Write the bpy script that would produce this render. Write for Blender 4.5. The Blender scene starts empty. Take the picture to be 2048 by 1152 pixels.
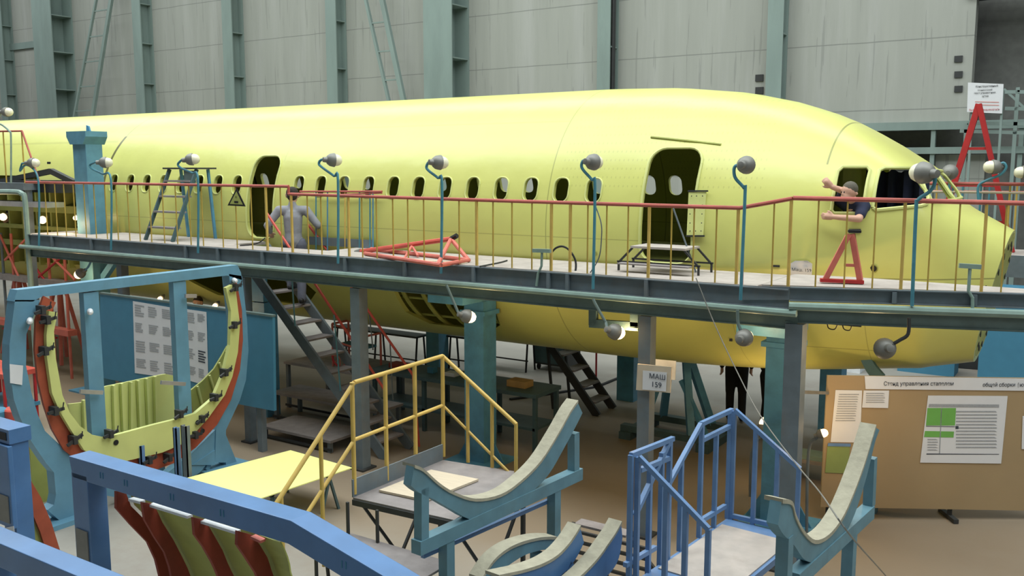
import bpy, bmesh, math, random
from mathutils import Vector as V, Matrix
random.seed(7)
SC = bpy.context.scene
COL = SC.collection
PI = math.pi
# ---------------- camera, world, lights, exposure ----------------
H, F = 4.3, 1850.0
PITCH = math.atan(242 / F)
YAW = PI / 2 - math.atan(2821 / (F / math.cos(PITCH)))
cd = bpy.data.cameras.new('camera'); cam = bpy.data.objects.new('camera', cd); COL.objects.link(cam)
cd.sensor_width = 36; cd.lens = F / 2048 * 36; cd.clip_end = 300
cam.location = (0, 0, H); cam.rotation_euler = (PI / 2 - PITCH, 0, YAW)
SC.camera = cam
SC.view_settings.view_transform = 'Standard'; SC.view_settings.look = 'None'
SC.view_settings.gamma = 1; SC.view_settings.use_curve_mapping = False
SC.view_settings.exposure = 0.0
w = bpy.data.worlds.new('hall_daylight'); SC.world = w; w.use_nodes = True
w.node_tree.nodes['Background'].inputs[0].default_value = (0.86, 0.95, 1.0, 1)
w.node_tree.nodes['Background'].inputs[1].default_value = 0.17
def area(name, loc, rot, sx, sy, power, col=(1, 1, 1)):
    l = bpy.data.lights.new(name, 'AREA'); l.shape = 'RECTANGLE'; l.size = sx; l.size_y = sy; l.energy = power; l.color = col
    o = bpy.data.objects.new(name, l); COL.objects.link(o); o.location = loc; o.rotation_euler = rot
    return o
area('skylight_front', (-6, 6.5, 15.5), (0, 0, 0), 42, 6, 4200, (0.95, 1.0, 1.0))
area('skylight_middle', (-12, 12.0, 16.5), (0, 0, 0), 50, 5, 2300, (0.95, 1.0, 1.0))
area('skylight_rear', (-23, 19.5, 15.5), (0, 0, 0), 60, 4, 2500, (0.95, 1.0, 1.0))

fwd = V((-math.sin(YAW) * math.cos(PITCH), math.cos(YAW) * math.cos(PITCH), -math.sin(PITCH)))
rgt = V((math.cos(YAW), math.sin(YAW), 0)); upv = rgt.cross(fwd)
def ray(x, y): return fwd * F + rgt * (x - 1024) + upv * (576 - y)
EYE = V((0, 0, H))
def aY(x, y, Y): r = ray(x, y); return EYE + r * (Y / r.y)
def aZ(x, y, Z=0.0): r = ray(x, y); return EYE + r * ((Z - H) / r.z)
def aX(x, y, X): r = ray(x, y); return EYE + r * (X / r.x)
def aP(x, y, p0, n): r = ray(x, y); return EYE + r * ((V(p0) - EYE).dot(n) / r.dot(n))   # vertical plane through p0

# ---------------- materials ----------------
def lin(c):
    return tuple(((v / 255) / 12.92 if v / 255 <= .04045 else ((v / 255 + .055) / 1.055) ** 2.4) for v in c)
def mat(name, rgb, rough=.6, metal=0.0, var=.12, scale=6.0, dirt=None, dirt_amt=.35, bump=0.0, stretch=(1, 1, 1)):
    m = bpy.data.materials.new(name); m.use_nodes = True
    nt = m.node_tree; N = nt.nodes; L = nt.links; b = N['Principled BSDF']
    c = lin(rgb)
    tc = N.new('ShaderNodeNewGeometry'); mp = N.new('ShaderNodeMapping'); mp.inputs['Scale'].default_value = stretch
    L.new(tc.outputs['Position'], mp.inputs['Vector'])
    nz = N.new('ShaderNodeTexNoise'); nz.inputs['Scale'].default_value = scale; nz.inputs['Detail'].default_value = 6
    L.new(mp.outputs[0], nz.inputs['Vector'])
    r = N.new('ShaderNodeValToRGB'); r.color_ramp.elements[0].position = .3; r.color_ramp.elements[1].position = .7
    r.color_ramp.elements[0].color = (*[v * (1 - var) for v in c], 1); r.color_ramp.elements[1].color = (*[min(1, v * (1 + var)) for v in c], 1)
    L.new(nz.outputs['Fac'], r.inputs[0]); out = r.outputs[0]
    if dirt:
        n2 = N.new('ShaderNodeTexNoise'); n2.inputs['Scale'].default_value = scale * .35; n2.inputs['Detail'].default_value = 9; n2.inputs['Roughness'].default_value = .7
        L.new(mp.outputs[0], n2.inputs['Vector'])
        r2 = N.new('ShaderNodeValToRGB'); r2.color_ramp.elements[0].position = .5; r2.color_ramp.elements[1].position = .68
        r2.color_ramp.elements[0].color = (0, 0, 0, 1); r2.color_ramp.elements[1].color = (dirt_amt,) * 3 + (1,)
        L.new(n2.outputs['Fac'], r2.inputs[0])
        mx = N.new('ShaderNodeMix'); mx.data_type = 'RGBA'
        L.new(r2.outputs[0], mx.inputs[0]); L.new(out, mx.inputs[6]); mx.inputs[7].default_value = (*lin(dirt), 1)
        out = mx.outputs[2]
    L.new(out, b.inputs['Base Color'])
    b.inputs['Roughness'].default_value = rough; b.inputs['Metallic'].default_value = metal
    if bump:
        bp = N.new('ShaderNodeBump'); bp.inputs['Strength'].default_value = bump; bp.inputs['Distance'].default_value = .02
        L.new(nz.outputs['Fac'], bp.inputs['Height']); L.new(bp.outputs[0], b.inputs['Normal'])
    return m
M = {}
M['steel_grey'] = mat('grey_painted_steel', (104, 116, 122), .6, dirt=(120, 105, 90))
M['dark_grey'] = mat('dark_steel', (52, 54, 54), .6)
M['rail_green'] = mat('grey_green_pipe', (132, 156, 146), .45)
M['beam_green'] = mat('grey_green_steel', (98, 116, 112), .6, dirt=(80, 84, 78))
M['column_green'] = mat('pale_green_column', (134, 152, 146), .7, var=.08, scale=2, dirt=(112, 124, 118), stretch=(1, 1, .25))
M['rail_red'] = mat('faded_red_paint', (182, 92, 80), .5)
M['red'] = mat('bright_red_paint', (200, 84, 70), .45)
M['dark_red'] = mat('deep_red_paint', (176, 40, 44), .5)
M['pink_red'] = mat('dusty_red_paint', (206, 112, 98), .6)
M['yellow'] = mat('yellow_rail_paint', (208, 176, 92), .5)
M['ochre'] = mat('ochre_baluster_paint', (186, 158, 72), .5)
M['teal'] = mat('teal_column_paint', (84, 144, 176), .5, dirt=(70, 100, 100))
M['pillar'] = mat('pale_teal_paint', (90, 140, 160), .55)
M['jig'] = mat('jig_blue_paint', (100, 148, 172), .5, dirt=(96, 126, 130), scale=3)
M['blue'] = mat('strong_blue_paint', (80, 122, 170), .36, scale=3, dirt=(112, 148, 188), dirt_amt=.25)
M['rail_blue'] = mat('rail_blue_paint', (98, 132, 174), .45)
M['cyan'] = mat('lamp_post_cyan', (72, 134, 150), .4)
M['board_blue'] = mat('notice_board_blue', (68, 130, 158), .6, var=.04)
M['cradle'] = mat('cradle_teal_paint', (96, 136, 150), .55, dirt=(100, 120, 116))
M['felt'] = mat('worn_felt_padding', (166, 162, 142), .95, var=.1, scale=12, bump=.5)
M['rust'] = mat('red_oxide_plate', (166, 80, 54), .6, dirt=(120, 56, 40))
M['dark_rust'] = mat('brown_oxide_plate', (150, 62, 44), .65, dirt=(90, 50, 36))
M['primer'] = mat('yellow_green_primer', (208, 214, 134), .5, var=.05, scale=3)
M['primer_dull'] = mat('dull_primer', (166, 172, 92), .6, var=.1, scale=4)
M['primer_sheet'] = mat('bright_primer_sheet', (240, 242, 152), .5, var=.02)
M['deck'] = mat('dusty_deck_boards', (176, 168, 160), .85, scale=5, dirt=(130, 116, 106), var=.12)
M['tread'] = mat('worn_grey_treads', (140, 134, 132), .7, scale=8, dirt=(110, 100, 95))
M['ply'] = mat('pale_plywood', (206, 192, 168), .8, var=.06, stretch=(1, 8, 1))
M['hardboard'] = mat('tan_hardboard', (166, 144, 108), .75, var=.04, scale=2, dirt=(168, 140, 98))
M['paper'] = mat('white_paper', (222, 224, 226), .8, var=.02)
M['print'] = mat('grey_print', (158, 162, 166), .8, var=.1, scale=60)
M['ink'] = mat('dark_ink', (58, 66, 78), .8)
M['green_cell'] = mat('green_table_cells', (112, 176, 84), .8, var=.06)
M['green_plastic'] = mat('green_plastic_pocket', (138, 156, 92), .4, var=.05)
M['lamp_shell'] = mat('grey_lamp_housing', (128, 128, 122), .5, metal=.3)
M['lamp_glass'] = mat('frosted_lamp_glass', (238, 234, 206), .25, var=.02)
M['black'] = mat('black_rubber', (26, 26, 28), .6)
M['skin'] = mat('skin', (206, 162, 138), .6, var=.05)
M['hair'] = mat('dark_hair', (44, 38, 32), .8, bump=.5, scale=40)
M['grey_hair'] = mat('cropped_grey_hair', (92, 88, 76), .8, scale=40)
M['overall'] = mat('grey_work_clothes', (142, 144, 150), .9, var=.08, scale=14, bump=.3)
M['trousers'] = mat('slate_trousers', (98, 102, 116), .9, scale=14)
M['navy'] = mat('navy_cloth', (36, 42, 66), .9, var=.15, scale=10)
M['black_cloth'] = mat('black_cloth', (20, 20, 22), .9)
M['white'] = mat('white_enamel', (220, 224, 226), .5)
M['aluminium'] = mat('bare_aluminium', (188, 190, 192), .35, metal=.7)
M['bench'] = mat('dark_teal_bench', (66, 92, 96), .6, dirt=(84, 80, 70))
M['cardboard'] = mat('cardboard', (170, 140, 88), .9)
def emis(name, col, s):
    m = bpy.data.materials.new(name); m.use_nodes = True; b = m.node_tree.nodes['Principled BSDF']
    b.inputs['Base Color'].default_value = (*col, 1); b.inputs['Emission Color'].default_value = (*col, 1); b.inputs['Emission Strength'].default_value = s
    return m
M['lit'] = emis('lit_lamp_glass', (1, .76, .42), 3.2)

def fuselage_mat():
    m = mat('zinc_chromate_skin', (210, 213, 122), .30, var=.04, scale=1.3, dirt=(204, 200, 118), dirt_amt=.35, bump=.0)
    nt = m.node_tree; N = nt.nodes; L = nt.links; b = N['Principled BSDF']
    src = b.inputs['Base Color'].links[0].from_socket
    g = N.new('ShaderNodeNewGeometry'); s = N.new('ShaderNodeSeparateXYZ'); L.new(g.outputs['Position'], s.inputs[0])
    def mth(op, a, bb=None):
        n = N.new('ShaderNodeMath'); n.operation = op
        for i, q in enumerate([a, bb]):
            if q is None: continue
            if isinstance(q, (int, float)): n.inputs[i].default_value = q
            else: L.new(q, n.inputs[i])
        return n.outputs[0]
    X, Y, Z = s.outputs
    acc = None
    def add(e):
        nonlocal acc
        acc = e if acc is None else mth('MAXIMUM', acc, e)
    def line(c, c0, hw, lo=None, hi=None, lim=None, k=1.0):
        e = mth('LESS_THAN', mth('ABSOLUTE', mth('SUBTRACT', c, c0)), hw)
        if lim is not None: e = mth('MULTIPLY', e, mth('MULTIPLY', mth('GREATER_THAN', lim, lo), mth('LESS_THAN', lim, hi)))
        add(mth('MULTIPLY', e, k))
    line(X, -16.62, .035, 3.9, 4.9, Z, .95); line(X, -16.62, .012, 4.9, 5.5, Z, .6)
    line(X, -6.5, .008, 1, 6, Z, .45); line(X, -2.97, .010, 4.33, 6, Z, .6)
    line(X, -11.75, .006, 4.4, 6, Z, .18); line(X, -4.0, .005, 1, 3.0, Z, .25); line(X, -8.6, .006, 1, 3.0, Z, .25)
    line(Z, 3.37, .007, -16.6, -4.4, X, .32); line(Z, 4.93, .010, -16.6, -6.5, X, .18)
    line(Z, 4.80, .02, -40, -16.75, X, .16)
    line(Z, 3.02, .008, -3.6, -1.1, X, .6); line(Z, 2.1, .006, -3.4, -2.4, X, .4); line(X, -3.4, .005, 2.1, 2.55, Z, .4)
    line(X, -2.47, .005, 1.9, 3.0, Z, .35)
    # rows of rivets: fine dots
    cx = mth('FRACT', mth('MULTIPLY', X, 16)); cz = mth('FRACT', mth('MULTIPLY', Z, 9))
    dx = mth('SUBTRACT', cx, .5); dz = mth('SUBTRACT', cz, .5)
    d = mth('ADD', mth('MULTIPLY', dx, dx), mth('MULTIPLY', dz, dz))
    rv = mth('LESS_THAN', d, .02)
    zone = mth('MULTIPLY', mth('MULTIPLY', mth('GREATER_THAN', X, -6.4), mth('LESS_THAN', X, -3.6)), mth('GREATER_THAN', Z, 4.0))
    add(mth('MULTIPLY', mth('MULTIPLY', rv, zone), .16))
    mx = N.new('ShaderNodeMix'); mx.data_type = 'RGBA'; L.new(acc, mx.inputs[0]); L.new(src, mx.inputs[6]); mx.inputs[7].default_value = (*lin((96, 96, 58)), 1)
    L.new(mx.outputs[2], b.inputs['Base Color'])
    nz = N.new('ShaderNodeTexNoise'); nz.inputs['Scale'].default_value = 2.2; nz.inputs['Detail'].default_value = 3
    bp = N.new('ShaderNodeBump'); bp.inputs['Strength'].default_value = .12; bp.inputs['Distance'].default_value = .08
    L.new(g.outputs['Position'], nz.inputs['Vector']); L.new(nz.outputs['Fac'], bp.inputs['Height']); L.new(bp.outputs[0], b.inputs['Normal'])
    return m
M['skin_panel'] = fuselage_mat()

def wall_mat():
    m = mat('streaked_concrete', (164, 167, 159), .85, var=.06, scale=1.1, dirt=(186, 188, 184), dirt_amt=.45, stretch=(3, 3, .22))
    nt = m.node_tree; N = nt.nodes; L = nt.links; b = N['Principled BSDF']
    src = b.inputs['Base Color'].links[0].from_socket
    g = N.new('ShaderNodeNewGeometry'); s = N.new('ShaderNodeSeparateXYZ'); L.new(g.outputs['Position'], s.inputs[0])
    def mth(op, a, bb=None):
        n = N.new('ShaderNodeMath'); n.operation = op
        for i, q in enumerate([a, bb]):
            if q is None: continue
            if isinstance(q, (int, float)): n.inputs[i].default_value = q
            else: L.new(q, n.inputs[i])
        return n.outputs[0]
    nn = N.new('ShaderNodeTexNoise'); nn.inputs['Scale'].default_value = .8; L.new(g.outputs['Position'], nn.inputs['Vector'])
    zz = mth('FRACT', mth('DIVIDE', mth('ADD', s.outputs[2], mth('MULTIPLY', nn.outputs['Fac'], .05)), 1.7))
    e = mth('MULTIPLY', mth('LESS_THAN', mth('ABSOLUTE', mth('SUBTRACT', zz, .38)), .008), .55)
    mp = N.new('ShaderNodeMapping'); mp.inputs['Scale'].default_value = (9, 1, .35); L.new(g.outputs['Position'], mp.inputs['Vector'])
    n3 = N.new('ShaderNodeTexNoise'); n3.inputs['Scale'].default_value = 1.0; n3.inputs['Detail'].default_value = 4; L.new(mp.outputs[0], n3.inputs['Vector'])
    st = mth('MULTIPLY', mth('GREATER_THAN', n3.outputs['Fac'], .63), .28)
    mx = N.new('ShaderNodeMix'); mx.data_type = 'RGBA'; L.new(mth('MAXIMUM', e, st), mx.inputs[0]); L.new(src, mx.inputs[6]); mx.inputs[7].default_value = (*lin((104, 108, 104)), 1)
    L.new(mx.outputs[2], b.inputs['Base Color'])
    return m
M['wall'] = wall_mat()
M['floor'] = mat('dusty_concrete_floor', (154, 151, 142), .6, var=.1, scale=.9, dirt=(128, 112, 98), dirt_amt=.6)
def floor_zone(m):      # brown dirt along the assembly line, with shade and warm lamplight painted in
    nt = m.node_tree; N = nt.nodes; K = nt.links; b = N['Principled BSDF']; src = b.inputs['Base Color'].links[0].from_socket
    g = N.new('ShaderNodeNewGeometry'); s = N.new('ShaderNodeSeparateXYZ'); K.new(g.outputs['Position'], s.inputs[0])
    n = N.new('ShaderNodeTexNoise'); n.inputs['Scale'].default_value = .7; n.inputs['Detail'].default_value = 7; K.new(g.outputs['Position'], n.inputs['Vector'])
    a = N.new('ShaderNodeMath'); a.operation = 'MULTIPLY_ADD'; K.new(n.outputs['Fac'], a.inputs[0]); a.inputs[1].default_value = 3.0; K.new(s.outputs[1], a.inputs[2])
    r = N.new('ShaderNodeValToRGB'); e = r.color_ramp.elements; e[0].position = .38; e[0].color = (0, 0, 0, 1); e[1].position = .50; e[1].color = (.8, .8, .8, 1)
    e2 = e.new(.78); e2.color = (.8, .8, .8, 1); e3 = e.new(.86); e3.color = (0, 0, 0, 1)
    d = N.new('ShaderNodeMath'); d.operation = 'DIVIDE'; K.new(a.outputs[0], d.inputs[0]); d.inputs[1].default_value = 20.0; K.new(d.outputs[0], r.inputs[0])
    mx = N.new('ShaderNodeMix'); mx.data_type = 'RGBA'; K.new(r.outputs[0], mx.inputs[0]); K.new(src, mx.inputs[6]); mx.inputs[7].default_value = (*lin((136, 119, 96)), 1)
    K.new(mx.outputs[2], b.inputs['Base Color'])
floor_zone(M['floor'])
M['recess'] = mat('dark_recess_panel', (104, 106, 102), .8)

# ---------------- mesh building ----------------
class MB:
    def __init__(s): s.v = []; s.f = []
    def add(s, vs, fs):
        k = len(s.v); s.v += [V(p) for p in vs]; s.f += [tuple(i + k for i in f) for f in fs]; return s
    def box(s, lo, hi):
        x0, y0, z0 = lo; x1, y1, z1 = hi
        return s.add([(x0, y0, z0), (x1, y0, z0), (x1, y1, z0), (x0, y1, z0), (x0, y0, z1), (x1, y0, z1), (x1, y1, z1), (x0, y1, z1)],
                     [(0, 3, 2, 1), (4, 5, 6, 7), (0, 1, 5, 4), (1, 2, 6, 5), (2, 3, 7, 6), (3, 0, 4, 7)])
    def bar(s, p, q, w, h, up=(0, 0, 1)):
        p, q = V(p), V(q); d = (q - p).normalized(); up = V(up)
        if abs(d.dot(up)) > .97: up = V((0, 1, 0)) if abs(d.y) < .9 else V((1, 0, 0))
        a = d.cross(up).normalized() * w / 2; b = a.cross(d).normalized() * h / 2
        vs = [p - a - b, p + a - b, p + a + b, p - a + b, q - a - b, q + a - b, q + a + b, q - a + b]
        return s.add(vs, [(0, 1, 2, 3), (7, 6, 5, 4), (0, 4, 5, 1), (1, 5, 6, 2), (2, 6, 7, 3), (3, 7, 4, 0)])
    def tube(s, pts, r, n=8):
        pts = [V(p) for p in pts]; R = r if isinstance(r, (list, tuple)) else [r] * len(pts)
        rings = []; prev = None
        for i, p in enumerate(pts):
            d = (pts[min(i + 1, len(pts) - 1)] - pts[max(i - 1, 0)]).normalized()
            if prev is None: a = d.cross(V((0, 0, 1)) if abs(d.z) < .9 else V((1, 0, 0))).normalized()
            else: a = (prev - d * prev.dot(d)).normalized()
            prev = a; b = d.cross(a)
            rings.append([p + (a * math.cos(2 * PI * k / n) + b * math.sin(2 * PI * k / n)) * R[i] for k in range(n)])
        vs = [q for rg in rings for q in rg]; fs = []
        for i in range(len(pts) - 1):
            for k in range(n): fs.append((i * n + k, i * n + (k + 1) % n, (i + 1) * n + (k + 1) % n, (i + 1) * n + k))
        fs.append(tuple(range(n))[::-1]); fs.append(tuple((len(pts) - 1) * n + k for k in range(n)))
        return s.add(vs, fs)
    def slab(s, pts, n):      # polygon pts (3D) extruded by vector n
        n = V(n); k = len(pts); a = [V(p) for p in pts]
        return s.add(a + [p + n for p in a], [tuple(range(k))[::-1], tuple(range(k, 2 * k))] + [(i, (i + 1) % k, (i + 1) % k + k, i + k) for i in range(k)])
    def strip(s, A, B, n):    # band between two polylines of the same length, extruded by n
        n = V(n)
        for i in range(len(A) - 1): pass
        k = len(A); vs = [V(p) for p in A] + [V(p) for p in B] + [V(p) + n for p in A] + [V(p) + n for p in B]; fs = []
        for i in range(k - 1):
            fs += [(i, i + 1, k + i + 1, k + i), (2 * k + i, 3 * k + i, 3 * k + i + 1, 2 * k + i + 1), (i, 2 * k + i, 2 * k + i + 1, i + 1), (k + i, k + i + 1, 3 * k + i + 1, 3 * k + i)]
        fs += [(0, k, 3 * k, 2 * k), (k - 1, 3 * k - 1, 4 * k - 1, 2 * k - 1)]
        return s.add(vs, fs)
    def lathe(s, o, ax, prof, n=20):   # prof: (distance along axis, radius)
        o = V(o); ax = V(ax).normalized(); a = ax.cross(V((0, 0, 1)) if abs(ax.z) < .9 else V((1, 0, 0))).normalized(); b = ax.cross(a)
        vs = []; fs = []
        for t, r in prof: vs += [o + ax * t + (a * math.cos(2 * PI * k / n) + b * math.sin(2 * PI * k / n)) * max(r, .0005) for k in range(n)]
        for i in range(len(prof) - 1):
            for k in range(n): fs.append((i * n + k, i * n + (k + 1) % n, (i + 1) * n + (k + 1) % n, (i + 1) * n + k))
        fs.append(tuple(range(n))[::-1]); fs.append(tuple((len(prof) - 1) * n + k for k in range(n)))
        return s.add(vs, fs)
    def ball(s, c, r, n=12):
        m = n // 2; return s.lathe(V(c) - V((0, 0, r)), (0, 0, 1), [(r - r * math.cos(PI * i / m), r * math.sin(PI * i / m)) for i in range(m + 1)], n)
    def build(s, name, m, parent=None, smooth=False, label=None, cat=None, group=None, kind=None, bevel=0):
        if parent is not None: off = V(parent['wl'])
        else:
            xs = [p.x for p in s.v]; ys = [p.y for p in s.v]; zs = [p.z for p in s.v]
            off = V(((min(xs) + max(xs)) / 2, (min(ys) + max(ys)) / 2, min(zs)))
        me = bpy.data.meshes.new(name); me.from_pydata([tuple(p - off) for p in s.v], [], s.f)
        bm = bmesh.new(); bm.from_mesh(me); bmesh.ops.recalc_face_normals(bm, faces=bm.faces[:]); bm.to_mesh(me); bm.free()
        me.materials.append(M[m] if isinstance(m, str) else m)
        if smooth:
            me.polygons.foreach_set('use_smooth', [True] * len(me.polygons)); me.set_sharp_from_angle(angle=.7)
        o = bpy.data.objects.new(name, me); COL.objects.link(o); o['wl'] = tuple(off)
        if parent is not None: o.parent = parent
        else: o.location = off
        if bevel:
            b = o.modifiers.new('bevel', 'BEVEL'); b.width = bevel; b.segments = 2; b.limit_method = 'ANGLE'
        tag(o, label, cat, group, kind)
        return o
def tag(o, label=None, cat=None, group=None, kind=None):
    if label: o['label'] = label
    if cat: o['category'] = cat
    if group: o['group'] = group
    if kind: o['kind'] = kind
def thing(name, label, cat, loc, group=None):
    o = bpy.data.objects.new(name, None); COL.objects.link(o); o.location = loc; o['wl'] = tuple(V(loc)); o.empty_display_size = .1
    tag(o, label, cat, group); return o
def text_obj(s, p, u, n, size, m, parent, name='lettering', align='LEFT', width=None, yscale=1.0):
    cu = bpy.data.curves.new('t', 'FONT'); cu.body = s; cu.size = size; cu.align_x = align; cu.extrude = .0008; cu.space_line = .95
    t = bpy.data.objects.new('t', cu); COL.objects.link(t)
    me = bpy.data.meshes.new_from_object(t.evaluated_get(bpy.context.evaluated_depsgraph_get()))
    bpy.data.objects.remove(t)
    k = 1.0
    if width:
        xs = [v.co.x for v in me.vertices]; k = width / (max(xs) - min(xs))
    u = V(u).normalized(); n = V(n).normalized(); v_ = n.cross(u)
    off = V(parent['wl'])
    for vt in me.vertices:
        c = vt.co.copy(); vt.co = V(p) + u * c.x * k + v_ * c.y * k * yscale + n * (c.z + .0015) - off
    me.materials.clear(); me.materials.append(M[m])
    o = bpy.data.objects.new(name, me); COL.objects.link(o); o.parent = parent; o['wl'] = tuple(off)
    return o
def arc(c, r, a0, a1, n, ax='xz'):
    out = []
    for i in range(n + 1):
        a = a0 + (a1 - a0) * i / n; out.append(V((c[0] + r * math.cos(a), c[1], c[2] + r * math.sin(a))))
    return out
def crom(pts, n=6):    # Catmull-Rom through points
    pts = [V(p) for p in pts]; P = [pts[0]] + pts + [pts[-1]]; out = []
    for i in range(1, len(P) - 2):
        for k in range(n):
            t = k / n; a, b, c, d = P[i - 1], P[i], P[i + 1], P[i + 2]
            out.append(.5 * ((2 * b) + (c - a) * t + (2 * a - 5 * b + 4 * c - d) * t * t + (-a + 3 * b - 3 * c + d) * t ** 3))
    out.append(pts[-1]); return out
def chan(pts, n=6):    # the same for pixel pairs
    return [(p.x, p.y) for p in crom([(a, b, 0) for a, b in pts], n)]
# ================= SETTING =================
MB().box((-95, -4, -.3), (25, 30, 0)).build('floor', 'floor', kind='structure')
MB().box((-95, 25, 5.35), (-3.3, 25.4, 14)).build('wall_back', 'wall', kind='structure')
MB().box((-95, 26.2, 0), (25, 26.5, 14)).build('wall_recess', 'recess', kind='structure')
MB().box((-95, 25, 0), (-9.5, 25.3, 5.34)).build('wall_back_lower', 'wall', kind='structure')
t = MB()
t.box((-9.4, 24.75, 5.2), (9, 25.0, 5.4)); t.box((-9.4, 24.75, 4.62), (9, 24.95, 4.78))
for x in (-6.2, -4.1, -2.2, 1.0): t.box((x, 24.8, 0), (x + .1, 24.95, 5.2))
t.build('trim_1', 'column_green', kind='structure')
t = MB(); t.box((-4.0, 25.05, 0), (-2.9, 25.15, 4.6)).build('trim_2', 'wall', kind='structure')
t = MB(); t.box((-9.4, 25.1, 0), (9, 25.2, 4.2)).build('trim_3', 'recess', kind='structure')
t = MB(); t.box((-3.5, 24.9, 8.3), (9, 25.6, 8.55)); t.bar((-2.0, 25.5, 8.3), (.8, 25.5, 9.6), .25, .3); t.build('trim_4', 'dark_grey', kind='structure')
t = MB(); t.box((-95, 24.9, 9.9), (-43.5, 25.0, 10.2)); t.build('trim_5', 'column_green', kind='structure')

# wall columns: wide and narrow H sections standing against the wall
def wall_column(x, wid, dep, label, pipe=False):
    yb = 25.0; yf = yb - dep
    r = thing('wall_column', label, 'column', (x, yb - dep / 2, 0), 'steel columns along the back wall')
    MB().box((x - wid / 2, yf - .04, 0), (x + wid / 2, yf, 14)).build('front_flange', 'column_green', r)
    MB().box((x - .02, yf, 0), (x + .02, yb - .05, 14)).build('web', 'column_green', r)
    MB().box((x - wid / 2, yb - .05, 0), (x + wid / 2, yb - .005, 14)).build('rear_flange', 'column_green', r)
    b = MB()
    for z in (4.4, 6.1, 7.75, 9.4, 11): b.box((x - wid / 2 + .02, yf + .003, z), (x - .022, yb - .055, z + .04)); b.box((x + .022, yf + .003, z), (x + wid / 2 - .02, yb - .055, z + .04))
    b.build('stiffener_plates', 'column_green', r)
    return r
for x, y0, wd, dp, lb in [(-2, 100, .5, .5, 'pale green column at the far left end of the back wall'),
                   (105, 100, 1.5, 1.0, 'widest pale green column on the left, left of the leaning wall ladder'),
                   (275, 100, .55, .55, 'narrow green column right of the leaning ladder at the left'),
                   (455, 100, .55, .55, 'narrow green column standing midway between the two wall ladders'),
                   (660, 100, .5, .5, 'narrow green column just left of the central wall ladder'),
                   (888, 100, 1.15, .9, 'wide pale green column right of the central wall ladder'),
                   (1205, 100, .42, .5, 'narrow green column with a dark pipe beside it'),
                   (1545, 100, .42, .4, 'green column behind the cockpit end, right of the small black squares')]:
    p = aY(x, y0, 24.4); wall_column(p.x, wd, dp, lb)
p = aY(1226, 100, 24.7)
MB().tube([(p.x, 24.7, 0), (p.x, 24.7, 14)], .07).build('drain_pipe', 'dark_grey', smooth=True, label='dark vertical pipe running down the back wall beside a green column', cat='pipe')
def wall_ladder(pts, Y, label, nr):    # pixel ends: left rail top/bottom, right rail top/bottom
    a, b, c, d = [aY(x, y, Y) for x, y in pts]
    r = thing('wall_ladder', label, 'ladder', (b.x, Y, 0))
    def ext(p, q): k = (p - q) / (p.z - q.z); return p + k * (12.5 - p.z), q - k * (q.z - .0)
    a2, b2 = ext(a, b); c2, d2 = ext(c, d)
    MB().bar(a2, b2, .1, .1, (0, 1, 0)).build('side_rail', 'column_green', r)
    MB().bar(c2, d2, .17, .12, (0, 1, 0)).build('side_rail', 'column_green', r)
    for i in range(nr):
        k = (i + .5) / nr; MB().bar(a2.lerp(b2, k), c2.lerp(d2, k), .05, .05).build('rung', 'column_green', r)
wall_ladder([(192, 2, ), (152, 215), (222, 2), (188, 215)], 24.3, 'pale green ladder leaning on the wall at the upper left', 12)
wall_ladder([(732, 2), (775, 190), (765, 2), (805, 190)], 24.3, 'pale steel ladder leaning on the wall right of centre of the fuselage', 13)
for x, y, lb in [(1519, 156, 'upper black square plate on the wall left of the column behind the cockpit'), (1519, 181, 'lower black square plate on the wall just above the fuselage top'),
                 (1917, 118, 'topmost of three small dark plates near the right end of the wall'), (1917, 149, 'middle of three small dark plates near the right end of the wall'), (1917, 178, 'lowest of three small dark plates near the right end of the wall')]:
    p = aY(x, y, 24.99); h = .09 if x < 1600 else .075
    MB().box((p.x - h * 1.2, 24.96, p.z - h), (p.x + h * 1.2, 24.995, p.z + h)).build('wall_plate', 'dark_grey', label=lb, cat='plate', group='small plates on the back wall')

# ================= FUSELAGE =================
YF, ZF, R0 = 12.65, 3.45, 2.0
PROF = [  # X, ztop, zbot, half width, z of widest, exponent
 (-36, 5.45, 1.45, 2.0, 3.45, 2.0), (-6.4, 5.45, 1.45, 2.0, 3.45, 2.0), (-5.4, 5.42, 1.46, 1.99, 3.44, 2.0), (-4.4, 5.31, 1.50, 1.95, 3.42, 2.0), (-3.7, 5.15, 1.55, 1.88, 3.38, 2.02),
 (-3.1, 4.94, 1.62, 1.77, 3.35, 2.2), (-2.6, 4.66, 1.69, 1.61, 3.32, 2.7), (-2.2, 4.38, 1.75, 1.44, 3.28, 3.5), (-2.05, 4.27, 1.77, 1.37, 3.22, 3.8), (-1.92, 4.09, 1.79, 1.33, 3.2, 4.4),
 (-1.8, 3.91, 1.81, 1.28, 3.12, 4.2), (-1.6, 3.79, 1.83, 1.14, 3.0, 3.3), (-1.35, 3.67, 1.86, .93, 2.84, 2.6), (-1.1, 3.54, 1.90, .74, 2.72, 2.3)]
def prof(X):
    if X <= PROF[0][0]: return PROF[0][1:]
    for i in range(len(PROF) - 1):
        a, b = PROF[i], PROF[i + 1]
        if X <= b[0]:
            t = (X - a[0]) / (b[0] - a[0]); return tuple(a[k] + (b[k] - a[k]) * t for k in range(1, 6))
    return PROF[-1][1:]
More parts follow.
